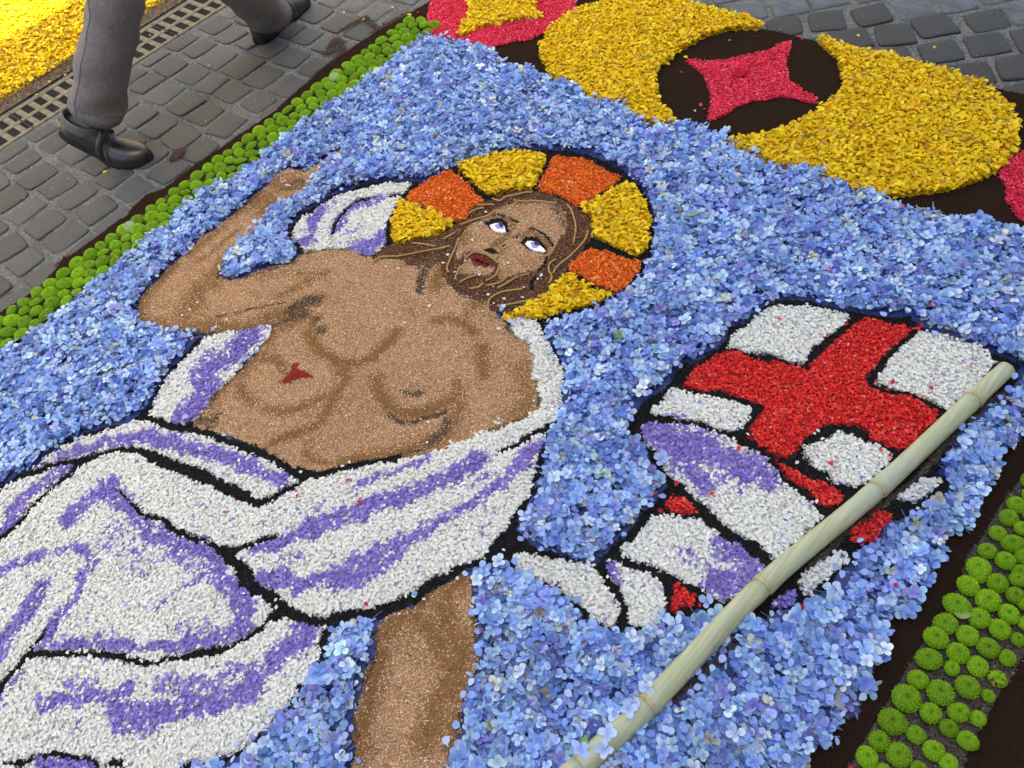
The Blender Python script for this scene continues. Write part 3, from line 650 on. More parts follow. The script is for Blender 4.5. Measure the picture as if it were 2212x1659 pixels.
region('black', 'black_outline', 'black outline drawn along the folds of the robe', 'black shreds', (), [
    (T(0, 2, (0, 930), (90, 880), (150, 840), (250, 800), (330, 770)), 9), (T(0, 2, (560, 540), (640, 500)), 12), (T(0, 2, (750, 450), (930, 400), (1030, 380)), 8), (T(0, 2, (1190, 310), (1260, 280)), 9),
    (T(0, 2, (1290, 300), (1330, 340), (1450, 370), (1600, 400), (1800, 440), (1950, 510), (2100, 550), (2212, 580)) + T(1, 2, (100, 640), (220, 710), (350, 790), (420, 810), (560, 800), (700, 770), (850, 720), (1000, 700), (1150, 670), (1250, 650)), 16), (T(1, 2, (330, 780), (500, 800)), 22),
    (T(0, 1, (1740, 1280), (1650, 1390), (1500, 1560)) + T(0, 2, (1390, 50), (1340, 170), (1310, 280)), 9),
    (T(0, 2, (220, 800), (380, 765), (410, 730), (560, 695), (700, 675), (850, 625), (1000, 590), (1170, 580), (1250, 600), (1380, 650), (1460, 690), (1600, 730), (1740, 790), (1860, 830), (1980, 910), (2120, 960), (2212, 1020)) + T(1, 2, (30, 1040), (100, 1020), (200, 970), (260, 940), (350, 900), (420, 870)), 14),
    (T(0, 2, (640, 760), (560, 850), (470, 920), (370, 1010), (260, 1130), (180, 1230), (80, 1310), (0, 1380), (-200, 1480)), 11),
    (T(0, 2, (1040, 930), (1120, 1000), (1190, 1090), (1260, 1140)), 9), (T(0, 2, (1280, 1160), (1330, 1170), (1450, 1210), (1550, 1290), (1680, 1350), (1800, 1380), (1920, 1440), (2000, 1440), (2100, 1430), (2212, 1390)) + T(1, 2, (100, 1360), (190, 1350)), 14),
    (T(0, 2, (1930, 1460), (1990, 1530), (2100, 1590), (2160, 1640)) + T(0, 3, (2090, 0), (2130, 80), (2212, 140)) + T(1, 3, (40, 120), (110, 190), (210, 260), (300, 320), (420, 380), (550, 410), (680, 390), (850, 350), (1000, 340), (1150, 310), (1300, 240), (1450, 150), (1580, 60), (1700, 10)), 24),
    (T(1, 2, (1700, 1610), (1850, 1580), (1980, 1550), (2060, 1460), (2150, 1370), (2220, 1260)) + T(2, 2, (60, 1130), (130, 1040), (190, 930), (220, 820), (245, 700), (262, 600)), 15), (T(1, 2, (2080, 1500), (2180, 1420)) + T(2, 2, (40, 1350)), 26),
    (T(1, 3, (120, 380), (60, 460), (0, 500)) + T(0, 3, (2150, 570), (2050, 610), (1900, 650), (1750, 690), (1600, 720), (1450, 730), (1340, 770), (1200, 740), (1050, 690), (900, 680), (700, 690), (600, 700), (400, 690), (290, 690)), 13),
    (T(0, 3, (425, 475), (360, 560), (290, 650), (220, 730), (140, 830), (60, 930), (0, 1030), (-150, 1250)), 11),
    (T(2, 2, (350, 360), (250, 420), (150, 480), (50, 540)) + T(1, 2, (2212, 560), (2120, 610)), 14), (T(2, 1, (340, 1330), (430, 1500)), 5),
    (T(1, 3, (620, 500), (580, 600), (590, 700)), 14), (T(1, 3, (400, 960), (370, 1040), (310, 1110)), 11), (T(0, 3, (2130, 1520), (2000, 1590), (1900, 1555)), 7), (T(0, 3, (1580, 1650), (1660, 1645)), 10),
    (T(0, 3, (40, 1650), (110, 1640), (200, 1610), (300, 1590), (400, 1560), (560, 1550), (680, 1580), (800, 1590), (870, 1640)), 12), (T(0, 3, (950, 1640), (1020, 1620), (1080, 1660)), 14), (T(0, 3, (220, 1620)), 26)])
region('seedbed', 'seed_strip', 'bare brown seed strip along the shaded side of the bamboo pole', 'seeds', (), [
    (T(3, 2, (2080, 60), (1850, 200), (1700, 330), (1560, 500), (1400, 700), (1200, 900), (1000, 1040), (800, 1200), (650, 1320), (500, 1470), (350, 1620)), 15), (T(2, 3, (1960, 560), (1800, 740), (1500, 980), (1360, 1100)), 14)])
FEAT = region('black', 'black_outline', 'black brows, eye rims, nostril and ear lines of the face', 'black shreds', [
    Z1((715, 462), (850, 415), (965, 400), (1040, 470), (1085, 605), (1000, 605), (880, 605), (780, 550)), Z1((1220, 748), (1320, 668), (1460, 668), (1545, 745), (1630, 850), (1600, 925), (1480, 895), (1320, 850)),
    Z1((680, 855), (800, 838), (880, 875), (925, 930), (870, 935), (790, 905))], [
    (Z1((830, 358), (950, 360), (1060, 392), (1140, 440), (1205, 470)), 4.6), (Z1((1370, 550), (1450, 570), (1560, 625), (1640, 700), (1700, 795)), 6), (Z1((1130, 690), (1200, 668)), 4.5), (Z1((930, 965)), 5), (Z1((890, 805), (990, 735), (1060, 690)), 2), (Z1((970, 812), (1030, 785)), 3),
    (Z1((1620, 980), (1590, 1050), (1570, 1100), (1500, 1150)), 8), (Z1((1450, 1280), (1400, 1340), (1410, 1410)), 9)])
LIPS = region('lips', 'red_seeds', 'dark red seed mouth of the bearded face', 'seeds', [Z1((520, 925), (580, 915), (680, 965), (770, 1010), (850, 1090), (760, 1120), (660, 1112), (570, 1062), (525, 985))])
region('black', 'black_outline', 'black line between the lips of the face', 'black shreds', (), [(Z1((600, 1012), (680, 1045), (770, 1072)), 7)])
region('wound', 'red_berries', 'small red wound of tiny berries on the tan chest', 'seeds', [T(1, 1, (340, 1500), (370, 1490), (365, 1540), (430, 1570), (510, 1625), (400, 1630), (330, 1650), (300, 1655)) + T(1, 2, (330, 10), (230, 5)) + T(1, 1, (230, 1650), (300, 1600), (320, 1570), (310, 1530))])
BLUE2 = len(REG) + 1
REG[BLUE2] = dict(kind='blue', name='hydrangea_petals', label='blue hydrangea petal patch between the robe hem and the tan leg', cat='blue petals', group=None)
r_ = poly_mask(Q((350, 1700), (520, 1560), (600, 1480), (700, 1330), (830, 1320), (850, 1500), (800, 1850), (330, 1850)))
b0, b1, a0, a1, m_ = r_
sub = ID[b0:b1, a0:a1]; sub[m_ & (sub == BLUE)] = BLUE2

def dil(m, r):
    for ax in (0, 1):
        o_ = m.copy()
        for k_ in range(1, r + 1):
            for sg in (1, -1): o_ |= np.roll(m, k_ * sg, ax)
        m = o_
    return m


ROBE_B = [i for i in REG if REG[i]['label'] == 'black outline drawn along the folds of the robe'][0]
FLAG_B = [i for i in REG if REG[i]['label'].startswith('black outline between the petals of the flag')][0]
fig = np.isin(ID, [i for i in REG if REG[i]['kind'] in ('white', 'purple', 'black', 'red', 'orange', 'lips')])
clo = ~dil(~dil(fig, 4), 4) & np.isin(ID, (BLUE, BLUE2, SOIL))
gx_, gy_ = np.meshgrid(GX, GY)
ID[clo] = np.where(gx_[clo] > -.78, FLAG_B, ROBE_B)
body = np.isin(ID, [i for i in REG if REG[i]['kind'] in ('skin', 'white', 'hair')] + [HY])
clo = ~dil(~dil(body, 3), 3) & (ID == BLUE) & (gx_ > -1.35) & (gy_ < .75)
ID[clo] = SKIN

# soft tone plans: how many purple petals, golden or dark seeds are mixed in
PURP = field([
    (T(1, 1, (570, 170), (530, 230), (500, 310), (480, 400), (460, 450)), 20, .95), (T(1, 1, (720, 100), (640, 130)), 14, .4), (T(1, 1, (1080, 90), (920, 110), (820, 180), (760, 260), (710, 350)), 17, .95), (T(1, 1, (860, 510), (1000, 480), (1100, 420)), 30, .97), (T(1, 1, (780, 380), (900, 330)), 14, .35), (T(1, 1, (1000, 560), (900, 530)), 24, .95),
    (T(0, 1, (2180, 1220), (2080, 1380), (1950, 1480), (1830, 1570), (1760, 1640)) + T(0, 2, (1850, 60), (1730, 180), (1640, 300), (1600, 370)), 44, .9), (T(0, 1, (1680, 1560), (1850, 1400)), 16, .6),
    (T(0, 2, (340, 770), (400, 735)), 12, .7), (T(0, 2, (560, 650), (700, 610), (850, 550), (1050, 490), (1250, 480), (1400, 500), (1600, 560), (1800, 600), (1950, 640), (2150, 720)) + T(1, 2, (30, 790), (150, 840), (260, 880)), 26, .88),
    (T(0, 2, (620, 740), (450, 830), (330, 920), (230, 1000), (150, 1130), (60, 1260), (0, 1330), (-150, 1450)), 26, .85),
    (T(0, 2, (950, 890), (900, 970), (800, 1020), (680, 1110), (600, 1200)), 28, .85), (T(0, 2, (980, 910), (1080, 1040), (1200, 1150), (1290, 1260)), 30, .8), (T(0, 2, (1330, 1290), (1450, 1330), (1600, 1400), (1750, 1450), (1850, 1530), (1920, 1640)), 34, .88), (T(0, 3, (1900, 20), (2050, 150), (2140, 300), (2120, 420), (2000, 530), (1850, 580)), 36, .93),
    (T(0, 3, (1700, 610), (1500, 630), (1300, 640), (1100, 620), (900, 600), (700, 600), (500, 600), (400, 620)), 24, .92), (T(0, 2, (-100, 1700), (150, 1590), (300, 1520), (500, 1470), (650, 1430), (780, 1480), (850, 1560), (760, 1640)), 20, .85), (T(0, 3, (740, 30), (700, 180), (600, 300), (500, 420), (430, 540), (380, 620)), 20, .93), (T(0, 3, (380, 100), (330, 220), (260, 350), (170, 440), (90, 540), (30, 700), (-60, 760)), 30, .9), (T(0, 3, (0, 600), (-150, 700)), 40, .85),
    (T(0, 3, (1750, 30), (1600, 130), (1450, 230), (1350, 290)), 11, .8), (T(0, 2, (1500, 1500), (1700, 1560), (1850, 1620)), 36, .55), (T(0, 2, (1000, 1280), (1100, 1450), (1300, 1560)), 50, .25), (T(0, 3, (1600, 480), (1850, 450)), 24, .3),
    (T(0, 3, (380, 1130), (550, 1100), (750, 1070), (950, 1060), (1150, 990)), 26, .85), (T(0, 3, (580, 970), (850, 950)), 18, .5), (T(0, 3, (1050, 1190), (1250, 1250), (1450, 1200), (1650, 1130), (1900, 1100), (2100, 1030), (2212, 960)) + T(1, 3, (50, 850), (150, 750), (300, 640), (420, 540), (430, 460)), 44, .87), (T(0, 3, (1400, 950), (1700, 980), (1950, 880), (2100, 850)), 30, .5), (T(0, 3, (680, 1290), (720, 1250)), 10, .8), (T(0, 3, (1000, 1310), (1120, 1400)), 12, .7),
    (T(0, 3, (200, 850), (130, 950), (60, 1060), (0, 1140)), 14, .9),
    (T(1, 2, (830, 930), (980, 870), (1150, 800), (1270, 760), (1400, 690), (1530, 640)), 12, .85), (T(1, 2, (200, 1390), (350, 1330), (600, 1230), (850, 1160), (1050, 1070), (1300, 980), (1550, 880), (1750, 780), (1950, 680)), 32, .93), (T(1, 2, (0, 1470), (150, 1430), (300, 1370)), 24, .9),
    (T(1, 2, (700, 1650), (900, 1550), (1150, 1440), (1400, 1310), (1650, 1180), (1800, 1090), (2000, 980), (2150, 850), (2212, 800)) + T(2, 2, (20, 760), (120, 680), (220, 580)), 26, .93), (T(1, 3, (40, 40), (200, 60), (400, 100), (700, 60), (900, 20), (1050, -20)), 30, .92), (T(1, 2, (1000, 1580), (1200, 1500)), 40, .9), (T(1, 2, (420, 1500), (250, 1560)), 14, .4), (T(1, 2, (100, 1640), (300, 1640)), 14, .7), (T(1, 2, (450, 1060), (740, 1080)), 10, .4), (T(1, 2, (1900, 880), (2050, 800)), 14, .4),
    (T(2, 2, (1180, 430), (1350, 570), (1500, 720), (1650, 900)), 40, .97), (T(2, 2, (1350, 430), (1600, 560), (1850, 680), (2050, 740), (2180, 800)), 62, .93), (T(2, 2, (1800, 850), (2000, 920)), 26, .3), (T(2, 2, (1830, 1400), (1950, 1500), (2080, 1590)), 52, .92), (T(2, 3, (1700, 60), (2000, 60), (1850, 180)), 44, .93), (T(2, 2, (1550, 1500), (1650, 1620)), 40, .4), (T(2, 2, (850, 1570), (920, 1640)) + T(2, 3, (910, 60)), 20, .92), (T(2, 3, (1060, 40), (1010, 150)), 10, .5),
])
MID = field(soft=1.5, grow=1.6, strokes=[
    (Z3((900, 345), (980, 370), (1060, 400)), 26, .9), (Z2((450, 980), (600, 1050), (800, 1020), (980, 940)), 15, .9), (Z2((100, 1300), (300, 1420), (420, 1420)), 22, .9), (Z2((750, 860), (820, 880)), 10, .8),
    (Z3((860, 400), (760, 480), (650, 580), (560, 650), (460, 740)), 8, .75), (Z3((800, 560), (700, 640), (600, 740), (500, 790)), 7, .75), (Z3((330, 820), (240, 920), (150, 1010), (100, 1080), (85, 1230)), 14, .9), (Z3((600, 900), (520, 1000), (470, 1080), (440, 1160)), 22, .8), (Z3((780, 720), (690, 790), (640, 880), (620, 960)), 16, .85),
    (Z3((110, 1230), (280, 1270), (450, 1270), (650, 1250), (850, 1270), (1000, 1240)), 18, .9), (Z3((990, 1200), (1100, 1170), (1180, 1180)), 18, .95), (Z3((1100, 1040), (1220, 980), (1330, 920), (1430, 870)), 9, .8), (Z3((1000, 900), (1150, 850), (1300, 880)), 14, .5), (Z3((300, 1200), (450, 1170)), 10, .5),
    (Z4((740, 210), (700, 300), (740, 360), (800, 410), (880, 450), (960, 450), (1050, 420), (1100, 370), (1180, 290)), 12, .95), (Z4((1070, 540), (1090, 620), (1130, 680), (1200, 715), (1300, 720), (1400, 690), (1480, 650)), 14, .95), (Z4((1500, 560), (1520, 680), (1480, 780), (1440, 860)), 14, .8), (Z4((1380, 860), (1250, 930), (1050, 965), (900, 985)), 17, .9),
    (Z4((870, 500), (920, 520), (860, 600), (820, 680), (760, 780), (640, 830), (520, 870)), 12, .9), (Z4((330, 560), (340, 620), (400, 665)), 11, .9), (Z4((450, 420), (530, 430), (590, 500)), 11, .85), (Z4((480, 700), (580, 720), (680, 690), (800, 620)), 11, .8), (Z4((700, 880), (690, 950), (830, 1000)), 9, .75), (Z4((500, 290), (420, 400), (340, 490), (260, 560), (180, 650)), 20, .85), (Z4((880, 500), (920, 470)), 12, .95),
    (Z4((1640, 360), (1635, 420), (1655, 510)), 13, .95), (Z4((1390, 225), (1480, 210), (1560, 250), (1600, 290)), 11, .9), (T(1, 1, (1590, 690), (1560, 830)), 13, .9), (T(1, 1, (1900, 960), (1850, 1060), (1800, 1130)), 10, .8), (T(1, 1, (1980, 960), (1900, 1000)), 16, .9), (Z4((1220, 110), (1260, 200)), 10, .4), (Z4((1850, 480), (1900, 640), (1850, 720)), 20, .7), (Z4((560, 260), (620, 230), (700, 200)), 12, .8),
    (Z1((1040, 430), (1120, 480)), 8, .95), (Z1((1250, 650), (1380, 605), (1500, 640), (1590, 720), (1640, 830)), 8, .9), (Z1((860, 400), (950, 400), (1020, 450)), 6, .8), (Z1((1050, 620), (960, 720), (870, 800), (820, 840)), 7, .9), (Z1((420, 650), (430, 740)), 12, .9), (Z1((950, 900), (1000, 860)), 7, .8), (Z1((1640, 900), (1560, 1000)), 10, .6), (Z1((900, 250), (1050, 200)), 6, .6),
    (T(1, 3, (1100, 520), (1200, 420), (1300, 350), (1420, 370), (1520, 470), (1600, 600), (1640, 750), (1700, 850)), 22, .9), (T(1, 3, (1760, 40), (1660, 130), (1620, 250), (1640, 400), (1700, 560)), 26, .9), (T(1, 3, (1100, 700), (1020, 900), (980, 1100), (940, 1300), (930, 1500)), 22, .9), (T(1, 3, (1750, 700), (1680, 950), (1580, 1100), (1540, 1300), (1480, 1450)), 26, .9), (T(1, 3, (1780, 600), (1760, 850), (1700, 1000)), 30, .9), (T(1, 3, (1720, 1200), (1680, 1500)), 16, .8), (T(1, 3, (1450, 230), (1560, 140)), 16, .9),
])
DARK = field(soft=1.15, grow=1.0, strokes=[
    (Z3((640, 1185), (780, 1165), (900, 1130), (1050, 1100), (1150, 1080)), 5, .7), (Z3((1200, 1130), (1300, 1080), (1360, 1070)), 26, .92), (Z3((1200, 1190), (1290, 1160)), 16, .92), (Z3((1040, 1260), (1160, 1215)), 7, .85), (Z3((1250, 740), (1330, 715), (1480, 690), (1620, 700), (1720, 745)), 8, .9), (Z3((690, 905), (840, 910), (960, 865), (1100, 830), (1220, 785)), 6, .75), (Z3((280, 1285), (480, 1298), (560, 1315), (850, 1295), (1050, 1248)), 7, .8), (Z3((690, 800), (660, 900)), 7, .7), (Z3((700, 495), (860, 380), (960, 290)), 4, .6), (Z3((420, 745), (540, 620)), 4, .6),
    (Z4((770, 275)), 16, .85), (Z4((750, 215)), 10, .6), (Z4((1140, 735), (1210, 770), (1260, 772), (1340, 745), (1440, 715)), 9, .9), (Z4((1215, 605), (1260, 622), (1310, 612)), 8, .85), (Z4((1450, 760), (1420, 830), (1360, 880)), 15, .75), (Z4((1300, 920), (1200, 945)), 8, .6), (Z4((350, 450), (230, 590), (190, 650)), 9, .75), (Z4((120, 750), (180, 790), (200, 740)), 16, .7), (Z4((1780, 250), (1840, 300)), 13, .85), (Z4((1920, 420), (1950, 580), (1945, 680)), 9, .75), (Z4((1900, 745), (1780, 780), (1680, 820), (1600, 860)), 10, .75),
    (T(1, 1, (1560, 620), (1470, 680), (1430, 780), (1415, 880)), 13, .95), (T(1, 1, (1440, 640), (1560, 600)), 18, .95), (T(1, 1, (1640, 730), (1700, 830), (1790, 890), (1900, 940), (2010, 950)), 9, .92), (Z1((1700, 230), (1800, 330), (1850, 500)), 13, .55), (Z1((1100, 175), (1400, 160), (1600, 175)), 5, .5), (Z1((1180, 500), (1100, 600)), 3, .5), (Z1((420, 940), (520, 910)), 7, .6), (Z1((330, 1230), (480, 1230), (700, 1250)), 7, .7), (Z1((330, 1100), (400, 1020)), 5, .6),
    (T(1, 3, (1890, 200), (1900, 420), (1920, 640), (1930, 750)), 10, .7), (T(1, 3, (850, 1250), (900, 1400)), 8, .7), (T(1, 3, (1060, 470), (1030, 760), (950, 950)), 6, .65), (T(1, 3, (1770, 1200), (1740, 1450), (1690, 1600)), 8, .7), (T(1, 3, (1420, 280), (1560, 110)), 8, .6),
    (Z2((380, 900), (600, 800), (750, 760)), 4, .5), (Z2((750, 1000), (900, 900), (1020, 900), (1040, 980)), 5, .6), (Z2((550, 1100), (800, 1100), (950, 1060)), 4, .6), (Z2((1000, 700), (1120, 690)), 6, .6), (Z2((1240, 740), (1270, 880)), 5, .6),
])

# ------------------------------------------------------------------ petals, seeds and soil
def lin(h):
    c = [int(h[i:i + 2], 16) / 255 for i in (0, 2, 4)]
    return np.array([(v / 12.92 if v <= .04045 else ((v + .055) / 1.055) ** 2.4) for v in c])


def pick(n, cols, wts, jit=.12, sat=.05):
    cols = np.array(cols); i = rng.choice(len(cols), n, p=np.array(wts) / sum(wts))
    c = cols[i] * (1 + rng.normal(0, jit, (n, 1))) + rng.normal(0, sat, (n, 3)) * cols[i]
    return np.clip(c, .002, .92)


def rotmats(n, tilt, yaw=None):
    """random heading, tilted by a normal angle"""
    a = rng.uniform(0, 2 * np.pi, n) if yaw is None else yaw
    b = rng.uniform(0, 2 * np.pi, n); t = rng.normal(0, tilt, n)
    ca, sa = np.cos(a), np.sin(a)
    Rz = np.zeros((n, 3, 3)); Rz[:, 0, 0] = ca; Rz[:, 0, 1] = -sa; Rz[:, 1, 0] = sa; Rz[:, 1, 1] = ca; Rz[:, 2, 2] = 1
    kx, ky = np.cos(b), np.sin(b); c, s = np.cos(t), np.sin(t); v = 1 - c
    Rt = np.zeros((n, 3, 3))
    Rt[:, 0, 0] = c + kx * kx * v; Rt[:, 0, 1] = kx * ky * v; Rt[:, 0, 2] = ky * s
    Rt[:, 1, 0] = kx * ky * v; Rt[:, 1, 1] = c + ky * ky * v; Rt[:, 1, 2] = -kx * s
    Rt[:, 2, 0] = -ky * s; Rt[:, 2, 1] = kx * s; Rt[:, 2, 2] = c
    return Rt @ Rz


class Heap:
    """flakes of one material region gathered into one mesh"""
    def __init__(s): s.V = []; s.F = []; s.K = []; s.n = 0

    def put(s, tv, tf, pos, R, sc, col, fvar=None):
        """copies of a small triangle template; sc (n,) or (n,3); col per copy; fvar per face factor"""
        n = len(pos)
        if n == 0: return
        tv = np.asarray(tv, float); tf = np.asarray(tf)
        sc = np.asarray(sc); sc = sc[:, None] * np.ones(3) if sc.ndim == 1 else sc
        P = tv[None] * sc[:, None, :]
        P = np.einsum('nij,nkj->nki', R, P) + pos[:, None, :]
        F = tf[None] + (np.arange(n) * len(tv))[:, None, None] + s.n
        K = np.repeat(col[:, None, :], len(tf), axis=1)
        if fvar is not None: K = np.clip(K * fvar[None], 0, .95)
        s.V.append(P.reshape(-1, 3)); s.F.append(F.reshape(-1, 3)); s.K.append(K.reshape(-1, 3)); s.n += n * len(tv)

    def bed(s, mask, step, z, zn, col, seed, jit=.05, tone=None):
        """ground layer of the same stuff under the loose pieces"""
        m = mask[step // 2::step, step // 2::step]
        ny, nx = m.shape
        vid = -np.ones((ny + 1, nx + 1), dtype=int)
        jj, ii = np.where(m)
        if len(jj) == 0: return
        corner = np.zeros((ny + 1, nx + 1), dtype=bool)
        for dj, di in ((0, 0), (0, 1), (1, 0), (1, 1)): corner[jj + dj, ii + di] = True
        cj, ci = np.where(corner)
        vid[cj, ci] = np.arange(len(cj))
        d = RES * step
        x = X0 + ci * d + rng.normal(0, d * .18, len(ci)); y = Y0 + cj * d + rng.normal(0, d * .18, len(ci))
        zz = z + zn * (noise2(x, y, .03, seed) - .5) * 2 + zn * .5 * rng.normal(0, .5, len(ci))
        V = np.c_[x, y, zz]
        a, b, c, e = vid[jj, ii], vid[jj, ii + 1], vid[jj + 1, ii + 1], vid[jj + 1, ii]
        F = np.r_[np.c_[a, b, c], np.c_[a, c, e]] + s.n
        K = np.tile(np.asarray(col)[None], (len(F), 1)) * (1 + rng.normal(0, jit, (len(F), 1)))
        if tone is not None:
            tc = tone(X0 + (ii + .5) * d, Y0 + (jj + .5) * d); K = np.r_[tc, tc] * (1 + rng.normal(0, .1, (len(F), 1)))
        s.V.append(V); s.F.append(F); s.K.append(np.clip(K, .001, .95)); s.n += len(V)

    def build(s, name, mat, smooth=False):
        return mesh_obj(name, np.concatenate(s.V), np.concatenate(s.F), mat, None, smooth, np.concatenate(s.K))


def grid_pts(spacing, seed_extra=0):
    nx, ny = int((X1 - X0) / spacing), int((Y1 - Y0) / spacing)
    i, j = np.meshgrid(np.arange(nx), np.arange(ny))
    x = X0 + (i + rng.random(i.shape)) * spacing; y = Y0 + (j + rng.random(i.shape)) * spacing
    x = x.ravel(); y = y.ravel()
    p = inv(np.c_[x, y])
    ok = (p[:, 0] > -140) & (p[:, 0] < 2350) & (p[:, 1] > -50) & (p[:, 1] < 1790)
    return x[ok], y[ok]


def look(A, x, y):
    i = np.clip(((x - X0) / RES).astype(int), 0, NX - 1); j = np.clip(((y - Y0) / RES).astype(int), 0, NY - 1)
    return A[j, i]


PIX = inv(np.c_[np.repeat(GX[None], NY, 0).ravel(), np.repeat(GY[:, None], NX, 1).ravel()])
VIS = ((PIX[:, 0] > -150) & (PIX[:, 0] < 2360) & (PIX[:, 1] > -60) & (PIX[:, 1] < 1800)).reshape(NY, NX)
ID[~VIS] = 0
KIND = {i: r['kind'] for i, r in REG.items()}
heaps = {i: Heap() for i in REG}


def scatter(kinds, spacing, wob=.003):
    """jittered points that fall in the regions of the given kinds -> (x, y, id)"""
    x, y = grid_pts(spacing)
    wx = (noise2(x, y, .02, 21) - .5) * 2 * wob * 1.5 + rng.normal(0, wob * .5, len(x)); wy = (noise2(x, y, .02, 22) - .5) * 2 * wob * 1.5 + rng.normal(0, wob * .5, len(x))
    g = look(ID, x + wx, y + wy)
    ks = np.array([i for i in REG if KIND[i] in kinds])
    ok = np.isin(g, ks)
    return x[ok], y[ok], g[ok]


def spread(g, fn):
    for i in np.unique(g):
        fn(int(i), g == i)


# ------------------------------------------------------------------ cobbles laid into the pavement
cob_rest_v, cob_rest_f = [], []


def place_cobble(x, y, sx, sy, rz):
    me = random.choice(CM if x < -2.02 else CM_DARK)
    q = random.choice((0, 1, 2, 3)); rz2 = rz + q * math.pi / 2
    z = random.uniform(-.0016, .0012)
    rx, ry = random.gauss(0, .014), random.gauss(0, .014)
    # stones wholly under the carpet are left out
    h = max(sx, sy) * .5
    cs = [(x + a, y + b) for a, b in ((0, 0), (h, 0), (-h, 0), (0, h), (0, -h))]
    if all(X0 < a < X1 and Y0 < b < Y1 and ID[int((b - Y0) / RES), int((a - X0) / RES)] > 0 for a, b in cs): return
    if q % 2: sx, sy = sy, sx
    if seen(x, y, -90):
        o = bpy.data.objects.new('cobblestone', me)
        o.parent = pav; C.objects.link(o)
        o.location = (x, y, z); o.rotation_euler = (rx, ry, rz2 + random.gauss(0, .03)); o.scale = (sx, sy, 1)
    elif not seen(x, y, 1200): return
    else:
        mt = Matrix.Translation((x, y, z)) @ Matrix.Rotation(rz2, 4, 'Z') @ Matrix.Diagonal((sx, sy, 1, 1))
        n = len(cob_rest_v)
        cob_rest_v.extend([tuple(mt @ v.co) for v in me.vertices])
        cob_rest_f.extend([tuple(i + n for i in p.vertices) for p in me.polygons])


# straight courses between the drain and the flower carpet
y = -.62
while y < 3.9:
    ln = random.uniform(.112, .130)
    x = GR_X1 + .012 - random.uniform(0, .06)
    while x < -2.10:
        wd = random.uniform(.108, .142)
        if x > GR_X1 - .005 or x + wd > GR_X1 + .07:
            xa = max(x, GR_X1 + .010)
            place_cobble((xa + x + wd) / 2 + random.gauss(0, .003), y + ln / 2 + random.gauss(0, .005), (x + wd - xa) - random.uniform(.011, .020), ln - random.uniform(.011, .020), random.gauss(0, .03))
        x += wd
    y += ln
# diagonal laying beyond the head of the carpet
ca, sa = math.cos(math.radians(42)), math.sin(math.radians(42))
for i in range(-30, 30):
    for j in range(-30, 30):
        u = i * .121 + (j % 2) * .035 + random.gauss(0, .005); v = j * .125 + random.gauss(0, .005)
        x = -.7 + u * ca - v * sa; y = 2.6 + u * sa + v * ca
        if -2.02 < x < 2.0 and 1.7 < y < 4.2:
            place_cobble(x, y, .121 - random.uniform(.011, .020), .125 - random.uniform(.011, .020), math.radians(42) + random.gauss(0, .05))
for i in range(8):
    for j in range(46):
        place_cobble(-5.6 - i * .112, -1.2 + j * .115 + (i % 2) * .05, .101, .103, 0)
o = mesh_obj('cobblestones', cob_rest_v, cob_rest_f, M['cobble'], pav, True)
tag(o, kind='stuff')

# -- templates
CHIP_V = [(-.55, 0, 0), (0, -.36, .10), (.5, -.05, 0), (.08, .38, .13), (0, 0, -.06)]
CHIP_F = [(4, 0, 1), (4, 1, 2), (4, 2, 3), (4, 3, 0)]
SEED_V = [(-.5, 0, 0), (.5, 0, 0), (0, -.3, 0), (0, .3, 0), (0, 0, .27), (0, 0, -.27)]
SEED_F = [(0, 2, 4), (2, 1, 4), (1, 3, 4), (3, 0, 4), (0, 3, 5), (3, 1, 5), (1, 2, 5), (2, 0, 5)]
YP_V = [(-.5, 0, .02), (-.12, -.33, .16), (.3, -.28, .12), (.52, .02, .03), (.28, .3, .14), (-.15, .31, .17), (.05, 0, -.05)]
YP_F = [(6, 0, 1), (6, 1, 2), (6, 2, 3), (6, 3, 4), (6, 4, 5), (6, 5, 0)]


def floret(seed):
    r = random.Random(seed); V = []; F = []; K = []
    np_ = 4
    for k in range(np_):
        a = k * math.pi / 2 + r.uniform(-.16, .16); s = r.uniform(.82, 1.12); el = r.uniform(-.15, .75); cup = r.uniform(.02, .14); curl = r.uniform(-.14, .08); tw = r.uniform(-.28, .28)
        wv = r.uniform(-.05, .05)
        pts = [(.05, 0, 0), (.28, .25, cup * .6), (.54, .40, cup), (.82, .34, cup * .8 + curl * .6 + wv), (.98, .14, curl * .9), (.98, -.14, curl * .9 - wv), (.82, -.34, cup * .8 + curl * .6), (.54, -.40, cup), (.28, -.25, cup * .6), (.55, 0, -.03)]
        n = len(V)
        for (x, y, z) in pts:
            z += tw * y
            x, z = x * math.cos(el) - z * math.sin(el), x * math.sin(el) + z * math.cos(el)
            x *= s; y *= s
            V.append((x * math.cos(a) - y * math.sin(a), x * math.sin(a) + y * math.cos(a), z * s))
        for q in range(9):
            F.append((n + 9, n + (q + 1) % 9, n + q))
            base = q in (0, 8)
            t = r.uniform(.93, 1.07)
            K.append((.80, .80, 1.0) if base else (1.04 * t, 1.03 * t, 1.0 * t))
    return np.array(V), np.array(F), np.array(K)


FLO = [floret(k) for k in range(9)]
PET_V, PET_F = FLO[0][0][:10], FLO[0][1][:9]

